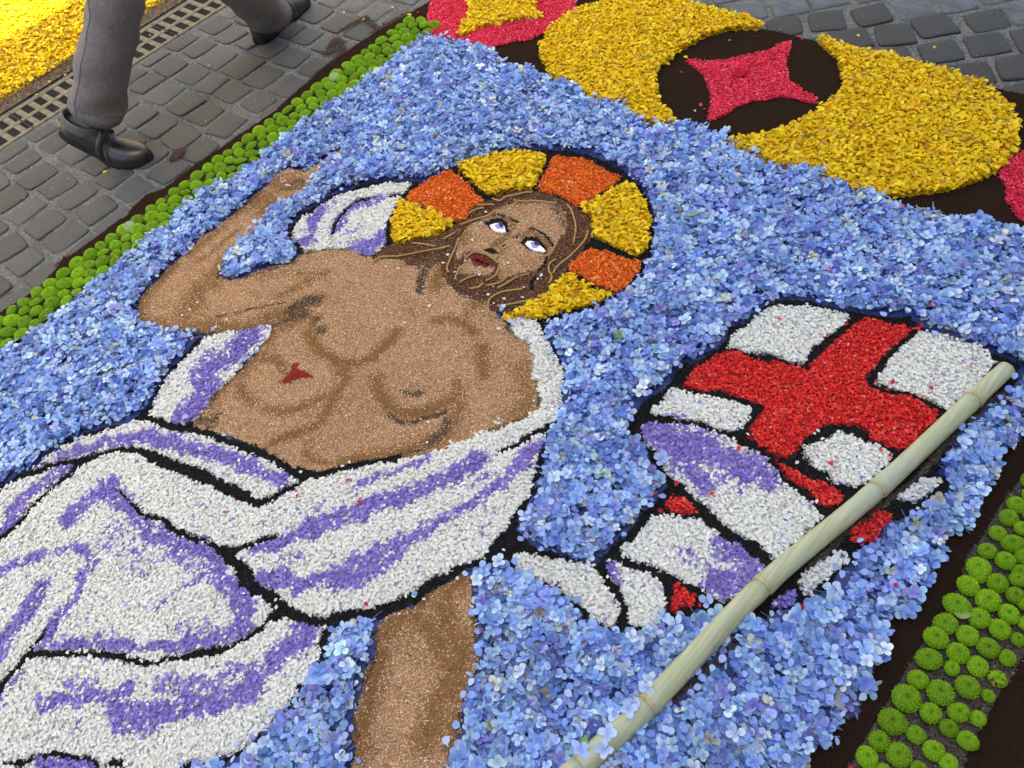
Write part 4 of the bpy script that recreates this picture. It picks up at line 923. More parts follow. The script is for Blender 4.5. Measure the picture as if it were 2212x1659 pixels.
# -- beds of every region, the blue one darkened as painted shade between florets
BEDS = {'soil': (1, .004, .0010, (.020, .0105, .0065)), 'seedbed': (1, .004, .0012, (.04, .029, .022)), 'blue': (2, .004, .003, (.05, .07, .24)), 'white': (2, .0055, .0012, (.68, .68, .65)), 'purple': (2, .005, .0012, (.17, .12, .48)),
        'red': (2, .006, .001, (.40, .012, .015)), 'crimson': (2, .006, .001, (.42, .012, .04)), 'orange': (2, .006, .001, (.52, .10, .012)), 'yellow': (2, .005, .0015, (.50, .33, .014)), 'black': (1, .004, .001, (.010, .010, .011)),
        'skin': (1, .006, .0010, (.28, .15, .07)), 'hair': (1, .007, .0012, (.055, .020, .010)), 'lips': (1, .007, .001, (.20, .012, .014)), 'wound': (1, .0065, .001, (.22, .015, .012))}
def skin_tone(px, py):
    a = look(MID, px, py)[:, None]; b = look(DARK, px, py)[:, None]
    c = np.array([[.36, .20, .11]]) * (1 - a) + np.array([[.21, .095, .028]]) * a
    return c * (1 - b) + np.array([[.06, .036, .022]]) * b


for i, r in REG.items():
    st, z, zn, c = BEDS[r['kind']]
    m = ID == i
    if r['kind'] == 'blue': m = m | False
    heaps[i].bed(m, st, z, zn, c, 40 + i, tone=skin_tone if r['kind'] == 'skin' else None)

# -- soil grains
x, y, g = scatter(('soil',), .0065)
def f(i, k):
    n = k.sum()
    heaps[i].put(SEED_V, SEED_F, np.c_[x[k], y[k], .0045 + rng.random(n) * .0015], rotmats(n, .6), rng.uniform(.0018, .004, n), pick(n, [(.018, .009, .006), (.030, .016, .010), (.05, .026, .015)], [6, 4, .5], .2))
spread(g, f)
# -- seed beds
x, y, g = scatter(('seedbed',), .0046)
def f(i, k):
    n = k.sum()
    heaps[i].put(SEED_V, SEED_F, np.c_[x[k], y[k], .005 + rng.random(n) * .0025], rotmats(n, .5), rng.uniform(.003, .0058, n), pick(n, [(.040, .030, .025), (.085, .062, .045), (.20, .155, .11), (.02, .014, .011)], [5, 3, .8, 2.4], .18))
spread(g, f)
# -- skin seeds: light, golden and dark kinds
for lay, (sp, zb) in enumerate(((.0040, .0065), (.0044, .0080))):
    x, y, g = scatter(('skin',), sp, .002)
    wob = (noise2(x, y, .018, 61) - .5) * .010; wo2 = (noise2(x, y, .018, 62) - .5) * .010
    dk = look(DARK, x + wob, y + wo2); md = look(MID, x + wob, y + wo2)
    u = rng.random(len(x)); u2 = rng.random(len(x))
    base = .08 + .22 * np.clip((noise2(x, y, .09, 63) - .4) * 2.2, 0, 1)
    cls = np.where(u < dk * .92, 2, np.where(u2 < np.maximum(md * .95, base), 1, 0))
    def f(i, k):
        n = k.sum()
        c0 = pick(n, [(.52, .315, .168), (.64, .43, .26), (.38, .205, .10), (.76, .58, .41)], [5, 3.2, 2.4, .9], .13)
        c1 = pick(n, [(.25, .118, .032), (.32, .165, .05), (.18, .08, .022)], [5, 3, 2], .14)
        c2 = pick(n, [(.085, .050, .030), (.05, .03, .02), (.16, .095, .05), (.26, .16, .08)], [5, 3, 2.4, .8], .15)
        c = np.where((cls[k] == 0)[:, None], c0, np.where((cls[k] == 1)[:, None], c1, c2))
        heaps[i].put(SEED_V, SEED_F, np.c_[x[k], y[k], zb + rng.random(n) * .0012], rotmats(n, .35), np.where(cls[k] == 1, .82, 1.0) * rng.uniform(.0036, .0056, n), c)
    spread(g, f)
# -- hair, lips, wound
for sp, zb in ((.0046, .0075), (.005, .0095)):
    x, y, g = scatter(('hair', 'lips', 'wound'), sp, .002)
    def f(i, k):
        n = k.sum()
        kd = KIND[i]
        pal = {'hair': ([(.135, .046, .020), (.21, .08, .036), (.07, .025, .013), (.30, .17, .085)], [5, 4, 2.4, 1.5]), 'lips': ([(.30, .010, .018), (.20, .008, .014), (.38, .03, .03)], [4, 3, 1]), 'wound': ([(.33, .012, .012), (.24, .01, .01), (.42, .04, .02)], [4, 3, 1])}[kd]
        heaps[i].put(SEED_V, SEED_F, np.c_[x[k], y[k], zb + rng.random(n) * .0015], rotmats(n, .5), rng.uniform(.0042, .0068, n) * (1.2 if kd == 'wound' else 1), pick(n, *pal, .18))
    spread(g, f)
# -- black shreds
for sp, zb in ((.0052, .005), (.0056, .008)):
    x, y, g = scatter(('black',), sp, .003)
    def f(i, k):
        n = k.sum()
        s_ = rng.uniform(.0045, .009, n) * (.72 if i >= FEAT else 1)
        heaps[i].put(SEED_V, SEED_F, np.c_[x[k], y[k], zb + rng.random(n) * .004], rotmats(n, .7), np.c_[s_, s_ * .6, s_ * .6], pick(n, [(.009, .009, .010), (.016, .016, .017), (.03, .029, .028)], [5, 3, .8], .2))
    spread(g, f)
# -- white and purple petals of robe and flag
for sp, zb in ((.0066, .006), (.0062, .008), (.0070, .0105)):
    x, y, g = scatter(('white', 'purple'), sp, .003)
    wob = (noise2(x, y, .022, 71) - .5) * .022; wo2 = (noise2(x, y, .022, 72) - .5) * .022
    pu = look(PURP, x + wob, y + wo2)
    pu = np.clip(pu * (0.72 + .75 * noise2(x, y, .016, 73)), 0, .985)
    kp = np.array([KIND[int(q)] == 'purple' for q in g]) if len(g) else np.zeros(0, bool)
    pu = np.where(kp, .96, np.maximum(pu, .012))
    isp = rng.random(len(x)) < pu
    def f(i, k):
        n = k.sum()
        cw = pick(n, [(.83, .83, .80), (.79, .785, .75), (.87, .87, .86), (.70, .68, .60), (.48, .42, .30)], [6, 4, 4, .6, .10], .04, .012)
        cp = pick(n, [(.27, .205, .62), (.36, .285, .72), (.20, .14, .52), (.40, .29, .64)], [5, 3.4, 2.4, 1], .12)
        c = np.where(isp[k][:, None], cp, cw)
        heaps[i].put(CHIP_V, CHIP_F, np.c_[x[k], y[k], zb + rng.random(n) * .003], rotmats(n, .42), rng.uniform(.0066, .0108, n), c)
    spread(g, f)
# -- red, crimson, orange shreds
for sp, zb in ((.0062, .0065), (.0064, .009)):
    x, y, g = scatter(('red', 'crimson', 'orange'), sp, .0025)
    def f(i, k):
        n = k.sum(); kd = KIND[i]
        pal = {'red': ([(.80, .030, .032), (.87, .070, .06), (.62, .018, .022), (.86, .20, .16)], [5, 3, 2, .5]), 'crimson': ([(.82, .034, .095), (.88, .08, .16), (.66, .022, .065), (.88, .28, .34)], [5, 3, 2, .45]), 'orange': ([(.82, .165, .018), (.88, .25, .035), (.70, .105, .013), (.90, .44, .16)], [5, 3, 2, .6])}[kd]
        s_ = rng.uniform(.0068, .0115, n)
        heaps[i].put(CHIP_V, CHIP_F, np.c_[x[k], y[k], zb + rng.random(n) * .003], rotmats(n, .55), np.c_[s_, s_ * .8, s_], pick(n, *pal, .1))
    spread(g, f)
# -- yellow broom petals with dry brown bits
for sp, zb in ((.0100, .008), (.0092, .012), (.0100, .017)):
    x, y, g = scatter(('yellow',), sp, .003)
    def f(i, k):
        n = k.sum()
        c = pick(n, [(.85, .595, .016), (.90, .69, .034), (.75, .475, .012), (.76, .48, .02), (.45, .28, .06), (.30, .22, .06)], [6, 4.5, 2.6, 2, .40, .2], .09, .03)
        s_ = rng.uniform(.012, .021, n)
        heaps[i].put(YP_V, YP_F, np.c_[x[k], y[k], zb + rng.random(n) * .004 + .003 * noise2(x[k], y[k], .03, 81)], rotmats(n, .6), np.c_[s_, s_ * rng.uniform(.5, 1.05, n), s_], c, np.array([[1.04], [.97], [1.0], [1.03], [.96], [.95]]) * np.ones((6, 3)))
    spread(g, f)
# -- hydrangea florets
BAM_AX = None
for lay, (sp, zb, zr) in enumerate(((.0155, .006, .004), (.0160, .011, .006), (.0185, .018, .009))):
    x, y, g = scatter(('blue',), sp, .006)
    keep = np.ones(len(x), bool)
    okid = np.array([BLUE, BLUE2, SOIL, SKIN])
    for da in range(8):
        keep &= look(ID, x + .0065 * math.cos(da * .785), y + .0065 * math.sin(da * .785)) != SKIN
        rr_ = .0120
        keep &= np.isin(look(ID, x + rr_ * math.cos(da * .785), y + rr_ * math.sin(da * .785)), okid) | (rng.random(len(x)) < .06)
    x, y, g = x[keep], y[keep], g[keep]
    thin = noise2(x, y, .045, 97)
    k = (lay == 0) | (thin > (.20, .30)[lay - 1] + .08 * rng.random(len(x)) - .04)
    x, y, g = x[k], y[k], g[k]
    hump = .011 * (noise2(x, y, .07, 91) - .35) + .006 * (noise2(x, y, .03, 92) - .4)
    tone = noise2(x, y, .10, 93) * .6 + noise2(x, y, .035, 94) * .4
    for v in range(9):
        tv, tf, tk = FLO[v]
        sel = rng.integers(0, 9, len(x)) == v if v == 0 else None
        break
    var = rng.integers(0, 9, len(x))
    n = len(x)
    cA = pick(n, [(.22, .37, .73), (.32, .50, .80), (.47, .64, .86), (.14, .24, .62), (.24, .25, .62), (.64, .75, .86)], [5, 5, 4, 2.6, 1.6, 1.8], .10, .03)
    pale = rng.random(n) < .02
    cA[pale] = pick(int(pale.sum()), [(.62, .66, .48), (.72, .72, .60), (.50, .58, .34)], [3, 3, 1], .08)
    brown = rng.random(n) < .006
    cA[brown] = pick(int(brown.sum()), [(.34, .26, .16), (.42, .38, .30)], [1, 1], .1)
    cA *= (0.80 + .40 * tone)[:, None]
    R = rotmats(n, .62); sc = rng.uniform(.0095, .0165, n) * (.85 + .35 * noise2(x, y, .12, 98))
    pos = np.c_[x, y, zb + rng.random(n) * zr + np.maximum(hump, -.004)]
    for i in np.unique(g):
        for v in range(9):
            k = (g == i) & (var == v)
            tv, tf, tk = FLO[v]
            heaps[int(i)].put(tv, tf, pos[k], R[k], sc[k], np.clip(cA[k], .01, .9), tk)
# loose single petals and thin violet stalks among the florets
x, y, g = scatter(('blue',), .016, .006)
def f(i, k):
    n = k.sum()
    heaps[i].put(PET_V, PET_F, np.c_[x[k], y[k], .018 + rng.random(n) * .009], rotmats(n, .8), rng.uniform(.011, .017, n), pick(n, [(.30, .42, .83), (.45, .58, .87), (.24, .34, .78)], [4, 3, 3], .08))
spread(g, f)
x, y, g = scatter(('blue',), .034, .004)
ST_V = [(-.5, -.03, 0), (-.5, .03, 0), (.5, .02, .1), (.5, -.02, .1), (-.5, 0, .05), (.5, 0, .15)]
ST_F = [(0, 3, 2), (0, 2, 1), (0, 4, 5), (0, 5, 3), (1, 2, 5), (1, 5, 4)]
def f(i, k):
    n = k.sum()
    heaps[i].put(ST_V, ST_F, np.c_[x[k], y[k], .019 + rng.random(n) * .007], rotmats(n, .35), rng.uniform(.016, .032, n), pick(n, [(.16, .13, .42), (.24, .20, .5), (.12, .16, .2)], [4, 3, 1], .12))
spread(g, f)

MATK = {'soil': 'soil', 'seedbed': 'seed', 'skin': 'seed', 'hair': 'seed', 'lips': 'seed', 'wound': 'seed', 'black': 'dark_shred', 'blue': 'thin_petal'}
for i, r in REG.items():
    if not heaps[i].V: continue
    o = heaps[i].build(r['name'], M[MATK.get(r['kind'], 'petal')], r['kind'] in ('blue', 'yellow'))
    tag(o, r['label'], r['cat'], r['group'], 'stuff')

# -- the second carpet beyond the drain: yellow petals, half in the sun, on a brown seed bed
hp = Heap()
n = 30000
x = rng.uniform(-5.3, -3.36, n); y = rng.uniform(.1, 2.9, n)
edge = -3.375 - .035 * noise2(y, y * 0, .22, 101) - .012 * noise2(y, y * 0, .05, 102)
k = x < edge
x, y = x[k], y[k]; n = len(x)
hp.add_quad = None
bx = np.array([[-5.3, .1, .004], [-3.40, .1, .004], [-3.40, 2.9, .004], [-5.3, 2.9, .004]])
hp.V.append(bx); hp.F.append(np.array([[0, 1, 2], [0, 2, 3]])); hp.K.append(np.array([[.40, .25, .012]] * 2)); hp.n = 4
s_ = rng.uniform(.015, .026, n)
hp.put(YP_V, YP_F, np.c_[x, y, .007 + rng.random(n) * .008], rotmats(n, .5), np.c_[s_, s_ * rng.uniform(.55, 1.0, n), s_], pick(n, [(.85, .595, .016), (.90, .69, .034), (.75, .475, .012), (.45, .28, .05), (.25, .26, .06)], [6, 4, 3, .6, .2], .09, .03))
tag(hp.build('yellow_petals', M['petal'], True), 'yellow petal strip beyond the drain, bleached by sun at its far side', 'yellow petals', None, 'stuff')
hp = Heap()
n = 9000
x = rng.uniform(-3.44, -3.305, n); y = rng.uniform(.1, 2.6, n)
k = x < -3.312 - .02 * noise2(y, y * 0, .15, 103)
x, y = x[k], y[k]; n = len(x)
hp.V.append(np.array([[-3.46, .1, .0025], [-3.322, .1, .0025], [-3.322, 2.6, .0025], [-3.46, 2.6, .0025]])); hp.F.append(np.array([[0, 1, 2], [0, 2, 3]])); hp.K.append(np.array([[.085, .055, .035]] * 2)); hp.n = 4
hp.put(SEED_V, SEED_F, np.c_[x, y, .004 + rng.random(n) * .002], rotmats(n, .5), rng.uniform(.004, .008, n), pick(n, [(.075, .05, .032), (.14, .09, .05), (.03, .02, .015)], [4, 2, 2], .18))
tag(hp.build('seed_bed', M['seed']), 'brown seed margin between the drain and the sunny yellow petals', 'seeds', None, 'stuff')
# -- soil and petals strewn about
hp = Heap()
def strew(P, wid, n):
    g = G(P); s = lscale(P) * wid / 2
    t = rng.random(n) * (len(g) - 1); a = np.minimum(t.astype(int), len(g) - 2) if len(g) > 1 else np.zeros(n, int); u = t - a
    p = g[a] * (1 - u)[:, None] + g[np.minimum(a + 1, len(g) - 1)] * u[:, None]
    return p + rng.normal(0, s * .55, (n, 2))
for P, wd, n in ((T(1, 0, (560, 640), (680, 540), (760, 450), (700, 340)), 14, 1500), (T(1, 0, (640, 420), (700, 345)), 12, 700), (T(1, 0, (740, 270), (850, 210), (950, 160)), 9, 700), (T(1, 0, (930, 150), (1000, 210), (1070, 265)), 12, 600), (T(1, 0, (580, 480), (680, 440)), 16, 260),
                 (T(0, 0, (1500, 1380), (1570, 1310)), 16, 1500), (T(1, 0, (300, 870), (450, 740), (560, 610)), 12, 900), (T(0, 1, (500, 640), (600, 570), (680, 540)), 10, 500), (T(1, 0, (1000, 300), (1100, 240), (1300, 120)), 8, 400)):
    p = strew(P, wd, n); k = look(ID, p[:, 0], p[:, 1]) == 0; p = p[k]; n = len(p)
    hp.put(SEED_V, SEED_F, np.c_[p, .0035 + rng.random(n) * .002], rotmats(n, .5), rng.uniform(.0022, .0055, n), pick(n, [(.045, .018, .012), (.07, .028, .018), (.03, .012, .008)], [4, 2, 2], .2))
tag(hp.build('spilled_soil', M['seed']), 'brown soil spilled over the cobbles beside the carpet border', 'soil', None, 'stuff')
hp = Heap()
redp = T(3, 0, (480, 295), (260, 290), (300, 315), (750, 390), (110, 225), (1530, 550), (490, 875), (2000, 1290), (1670, 1560)) + T(2, 0, (1460, 600), (1305, 885), (1630, 880), (1660, 920), (690, 790), (2120, 290), (2030, 75), (1980, 850)) + T(3, 1, (675, 500), (530, 690), (745, 735), (1380, 590), (1385, 965), (1385, 1005), (1380, 355), (1330, 1140), (1300, 1170), (510, 1235), (100, 1095), (940, 1620), (1080, 1640), (1750, 1500), (1150, 155), (680, 1130)) + T(3, 2, (1030, 40), (1340, 100), (545, 685), (1055, 610), (975, 565), (2010, 635), (1410, 30)) + T(2, 2, (1420, 850), (1960, 550), (1730, 945), (1240, 970), (1245, 870), (1280, 1085)) + T(3, 3, (1095, 105), (1945, 370), (720, 1640), (280, 290)) + T(2, 3, (1840, 345), (1620, 275), (1640, 205), (1520, 390)) + T(1, 0, (1395, 85), (1325, 135), (2060, 430)) + T(1, 2, (790, 830), (895, 1015), (355, 965)) + T(1, 3, (1200, 65), (950, 240)) + T(0, 2, (1940, 1105))
p = np.array([tuple(G([q], .016)[0]) for q in redp]); n = len(p)
zz = np.array([{'blue': .028, 'white': .0155, 'yellow': .02, 'soil': .0075, 'seedbed': .009, 'black': .012}.get(KIND.get(int(look(ID, a, b)), ''), .006) for a, b in p])
hp.put(CHIP_V, CHIP_F, np.c_[p, zz], rotmats(n, .4), rng.uniform(.009, .014, n), pick(n, [(.62, .02, .04), (.7, .1, .1)], [4, 1], .1))
tag(hp.build('strewn_red_petals', M['petal']), 'single red petals strewn over soil, cobbles, blue and white petals', 'red petals', None, 'stuff')
hp = Heap()
whp = Z1((185, 915), (115, 1035), (285, 1165), (430, 990), (635, 1190), (1000, 1045), (1050, 1020), (730, 300), (875, 265), (660, 445), (535, 695), (1530, 1210), (1480, 1265), (840, 1375), (765, 1490), (995, 1550), (1260, 1530), (1280, 1385), (1545, 1050), (845, 1615), (805, 1645), (1460, 1560), (1480, 1575), (1500, 1565), (1450, 1590), (1320, 1640)) + T(1, 1, (1120, 645), (1230, 660), (1440, 820), (1500, 985), (1390, 1215), (1285, 1130), (1960, 1030), (2130, 1080), (2095, 1180)) + T(0, 1, (1705, 955), (1640, 1015), (1960, 1100), (1575, 1065)) + Z2((590, 870), (560, 890), (690, 960), (720, 970), (660, 955), (1180, 780), (1200, 770), (630, 860)) + T(1, 2, (1490, 330), (1480, 505), (2070, 330), (2100, 340), (2095, 300), (390, 765), (750, 715), (810, 680), (2140, 1440)) + T(1, 3, (1300, 180), (1365, 180), (1450, 200), (1240, 330), (1740, 30), (1740, 20), (1865, 265), (175, 210), (180, 275), (960, 975)) + T(2, 2, (190, 145), (155, 255), (1915, 480), (2035, 440), (1480, 995)) + T(3, 2, (400, 435), (430, 410), (250, 685), (470, 480), (1290, 1080), (510, 825), (420, 1020)) + T(0, 3, (590, 665), (750, 655), (870, 655), (1150, 690), (1235, 740), (1220, 730)) + T(2, 0, (1580, 950), (1880, 340)) + T(2, 3, (1650, 130), (1665, 210))
p = np.array([tuple(G([q], .01)[0]) for q in whp]); n = len(p)
zz = np.array([{'white': .0155, 'hair': .0135, 'skin': .0105, 'soil': .0075, 'seedbed': .009, 'black': .013}.get(KIND.get(int(look(ID, a, b)), ''), .008) for a, b in p])
hp.put(CHIP_V, CHIP_F, np.c_[p, zz], rotmats(n, .35), rng.uniform(.007, .0115, n), pick(n, [(.80, .80, .78), (.82, .82, .82)], [4, 1], .04, .01))
tag(hp.build('strewn_white_petals', M['petal']), 'single white petals strewn over the tan figure and black outlines', 'white petals', None, 'stuff')

hp = Heap()
n = 5200
p = np.r_[np.c_[rng.uniform(-3.09, -2.3, n), rng.uniform(-.1, 2.4, n)], np.c_[rng.uniform(-1.9, .2, n // 2), rng.uniform(1.9, 2.9, n // 2)]]
k = look(ID, p[:, 0], p[:, 1]) == 0
p = p[k]; n = len(p)
hp.put(SEED_V, SEED_F, np.c_[p, .0005 + rng.random(n) * .0015], rotmats(n, .4), rng.uniform(.0015, .0042, n) * (1 + (rng.random(n) < .03)), pick(n, [(.22, .215, .205), (.10, .098, .095), (.45, .44, .42), (.10, .05, .03)], [5, 4, .5, 1.2], .2))
tag(hp.build('grit', M['seed']), 'fine pale grit lying over the grey cobbles and in their joints', 'grit', None, 'stuff')
hp = Heap()
yl = T(0, 0, (310, 815), (280, 640), (420, 700), (560, 640), (1290, 300), (1800, 560), (900, 1480)) + T(1, 0, (930, 160), (1325, 135), (1180, 60), (760, 100), (1500, 200)) + T(3, 0, (1440, 400), (780, 300), (640, 380), (1900, 760)) + T(3, 1, (1000, 80), (1100, 60)) + T(2, 0, (1500, 500), (1450, 1080), (1510, 1100), (1350, 560))
p = np.array([tuple(G([q], .008)[0]) for q in yl]); n = len(p)
hp.put(YP_V, YP_F, np.c_[p, np.where(look(ID, p[:, 0], p[:, 1]) > 0, .010, .005)], rotmats(n, .3), rng.uniform(.012, .018, n), pick(n, [(.84, .62, .018), (.6, .4, .05)], [4, 1], .08))
tag(hp.build('strewn_yellow_petals', M['petal'], True), 'single yellow petals strewn over soil, drain margin and cobbles', 'yellow petals', None, 'stuff')

# ------------------------------------------------------------------ green button flowers
def pompon_mesh(seed):
    r = random.Random(seed)
    V, F = [], []
    R_, H_ = 1.0, .52
    nr, ns = 7, 18
    prof = [(.0, .54), (.10, .58), (.24, .68), (.52, .66), (.80, .48), (1.0, .14), (.90, -.18)]
    for (rr, z) in prof[1:]:
        for k in range(ns):
            a = 2 * math.pi * k / ns
            V.append((rr * math.cos(a), rr * math.sin(a), z))
    V.append((0, 0, .54)); c = len(V) - 1
    for k in range(ns): F.append((c, k, (k + 1) % ns))
    for j in range(len(prof) - 2):
        for k in range(ns):
            a, b = j * ns + k, j * ns + (k + 1) % ns
            F.append((a, a + ns, b + ns, b))
    def surf(rr):
        for q in range(len(prof) - 1):
            if prof[q][0] <= rr <= prof[q + 1][0]:
                t = (rr - prof[q][0]) / (prof[q + 1][0] - prof[q][0]); return prof[q][1] * (1 - t) + prof[q + 1][1] * t, (prof[q + 1][1] - prof[q][1]) / (prof[q + 1][0] - prof[q][0])
        return .1, -2
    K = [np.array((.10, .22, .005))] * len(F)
    N = 230
    for q in range(N):
        rr = math.sqrt((q + .5) / N) * 1.02; a = q * 2.399963 + r.uniform(-.1, .1)
        rr_ = min(rr, .995)
        z, sl = surf(rr_)
        nrm = Vector((-sl * math.cos(a), -sl * math.sin(a), 1)).normalized()
        nrm = (nrm + Vector((math.cos(a), math.sin(a), 0)) * (.35 + .5 * rr)).normalized()
        p = Vector((rr_ * math.cos(a), rr_ * math.sin(a), z))
        t1 = nrm.cross(Vector((0, 0, 1)));
        if t1.length < 1e-3: t1 = Vector((1, 0, 0))
        t1.normalize(); t2 = nrm.cross(t1)
        w_ = .066; l = r.uniform(.05, .10)
        n = len(V)
        for k3 in range(3):
            an = 2 * math.pi * k3 / 3 + q
            V.append(tuple(p + (t1 * math.cos(an) + t2 * math.sin(an)) * w_ - nrm * .02))
        V.append(tuple(p + nrm * l))
        F += [(n, n + 1, n + 3), (n + 1, n + 2, n + 3), (n + 2, n, n + 3)]
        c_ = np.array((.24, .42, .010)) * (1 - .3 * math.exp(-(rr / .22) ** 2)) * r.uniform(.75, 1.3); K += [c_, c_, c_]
    ob = mesh_obj('chrysanthemum', V, F, M['pompon'], face_cols=np.array(K))
    me = ob.data; bpy.data.objects.remove(ob)
    return me


PM = [pompon_mesh(k) for k in range(6)]
PM_WILT = PM[3].copy(); PM_WILT.materials[0] = M['pompon_wilt']
PM_PALE = pompon_mesh(50); PM_PALE = PM_PALE.copy(); PM_PALE.materials[0] = M['pompon_pale']


def pompon(x, y, d, label, group, z=.008, tilt=.16, me=None, flat=1.0):
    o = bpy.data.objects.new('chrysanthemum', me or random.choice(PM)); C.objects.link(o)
    o.location = (x, y, z); r = d / 2
    o.rotation_euler = (random.gauss(0, tilt), random.gauss(0, tilt), random.uniform(0, 6.28))
    o.scale = (r * random.uniform(.92, 1.05), r * random.uniform(.86, 1.05), r * random.uniform(.85, 1.2) * flat)
    return tag(o, label, 'flower', group)


# left strip: packed by pushing overlapping heads apart
pts = []
yy = -.45
row = 0
GL = [(-2.284, .08), (-2.304, 1.46)]
while yy < 1.735:
    xo = -2.292 - .012 * (yy / 1.4)
    for q in range(4):
        pts.append([xo + .014 + q * .036 + random.gauss(0, .005) + (.0), yy + (q % 2) * .0205 + random.gauss(0, .006), random.uniform(.0165, .0240)])
    yy += .0425
pts = np.array(pts)
for it in range(120):
    d = pts[:, None, :2] - pts[None, :, :2]; L = np.linalg.norm(d, axis=2) + np.eye(len(pts)); mn = (pts[:, 2][:, None] + pts[:, 2][None]) * 1.0
    ov = np.clip(mn - L, 0, None); np.fill_diagonal(ov, 0)
    pts[:, :2] += (d / L[:, :, None] * ov[:, :, None]).sum(1) * .25
    xo = -2.292 - .012 * (pts[:, 1] / 1.4)
    pts[:, 0] = np.clip(pts[:, 0], xo + pts[:, 2] * .7, xo + .136 - pts[:, 2] * .6)
ORDS = ['first', 'second', 'third', 'fourth', 'fifth', 'sixth', 'seventh', 'eighth', 'ninth', 'tenth', 'eleventh', 'twelfth', 'thirteenth', 'fourteenth', 'fifteenth', 'sixteenth', 'seventeenth', 'eighteenth', 'nineteenth', 'twentieth']


def ordinal(k):
    if k < 20: return ORDS[k]
    t, u = divmod(k + 1, 10)
    return {2: 'twenti', 3: 'thirti', 4: 'forti', 5: 'fifti'}[t] + 'eth' if u == 0 else {2: 'twenty', 3: 'thirty', 4: 'forty', 5: 'fifty'}[t] + ' ' + ORDS[u - 1]


LAB_L = 'green button chrysanthemum packed in the long strip beside the cobbles'
NROW = len(pts) // 4
for kk, (px, py, pr) in enumerate(pts):
    side = ('on the cobble rim', 'second from the cobble rim', 'second from the blue rim', 'on the blue rim')[kk % 4]
    lb = 'green chrysanthemum, ' + ordinal(NROW - 1 - kk // 4) + ' row from the strip top, ' + side
    if seen(px, py, -100): pompon(px, py, pr * 2, lb, 'green chrysanthemums of the strip by the cobbles', .008, .2, None, .9)
for P, lb in ((T(0, 1, (1140, 320)), 'pale grey green chrysanthemum bud at the outer rim of the green strip, halfway up'), (T(1, 0, (690, 685)), 'pale grey green chrysanthemum bud on the outer rim near the top of the strip')):
    g = G(P, .01)[0]
    pompon(g[0] - .004, g[1], .040, lb, 'pale chrysanthemum buds', .014, .35, PM_PALE)
# lower right corner: each head where it lies
RL = [(1730, 85, 200), (1820, 0, 140), (1980, 65, 190), (2160, 30, 150), (1900, 215, 210), (2135, 170, 170), (1630, 250, 230), (2080, 330, 190), (1825, 365, 190), (2235, 250, 150), (1535, 415, 200), (2000, 460, 190), (2235, 410, 150), (1725, 515, 190), (1450, 535, 200), (2160, 550, 140), (1900, 620, 200), (1640, 670, 200), (1390, 720, 235), (2070, 710, 150), (1590, 795, 150), (1810, 780, 190), (1985, 885, 165), (1295, 895, 195), (1725, 960, 220), (1490, 1010, 240), (1905, 1035, 120), (1195, 1060, 250), (1645, 1180, 200), (1405, 1185, 200), (1815, 1230, 145), (1075, 1260, 240), (1560, 1315, 165), (1275, 1370, 180), (1725, 1425, 190), (960, 1425, 195), (1430, 1510, 190), (1130, 1545, 215), (855, 1570, 200), (1560, 1610, 160), (1305, 1670, 160), (1000, 1690, 150)]
RL2 = [(2260, 840, 150), (2150, 1050, 160), (2080, 1155, 160), (2190, 1250, 140), (1985, 1290, 140), (2115, 1380, 180), (1895, 1445, 165), (2205, 1490, 150), (2050, 1530, 180), (1820, 1590, 210), (2175, 1630, 150), (2270, 960, 150), (2270, 1130, 150), (2290, 1380, 150), (2280, 1560, 160)]
LAB_R = 'green button chrysanthemum set apart on the seed bed in the lower corner'
heads = []
for c_, rr_, L_ in ((3, 3, RL), (3, 2, RL2)):
    for (tx, ty, td) in L_:
        P = T(c_, rr_, (tx, ty))
        g = G(P, .010)[0]; d = td / 4 * lscale([P[0], (P[0][0] + 1, P[0][1])]) * 1.0
        lb = None
        if (tx, ty) == (1985, 885): lb = 'wilting green chrysanthemum with dark red spots in the lower corner'
        if (tx, ty) == (1905, 1035): lb = 'smallest green chrysanthemum on the seed bed by the dark soil in the lower corner'
        if (tx, ty) == (1195, 1060): lb = 'largest green chrysanthemum on the seed bed of the lower corner'
        heads.append([g[0], g[1], d, lb])
by_x = {}
for h in sorted(heads, key=lambda h: h[1]):
    h.append(min(3, max(0, int((h[0] + .045) / .040))))
CNT = [0, 0, 0, 0]
for h in sorted(heads, key=lambda h: h[1]):
    q = h[4]
    if h[3] is None:
        h[3] = 'green chrysanthemum, ' + ordinal(CNT[q]) + ' from the bottom edge ' + ('along the rim facing the blue petals', 'in the second file from the blue petals', 'in the third file from the blue petals', 'along the far rim of the seed bed')[q]
    CNT[q] += 1
    pompon(h[0], h[1], h[2], h[3], 'green chrysanthemums in the lower corner', .008, .07, PM_WILT if 'wilting' in h[3] else None)

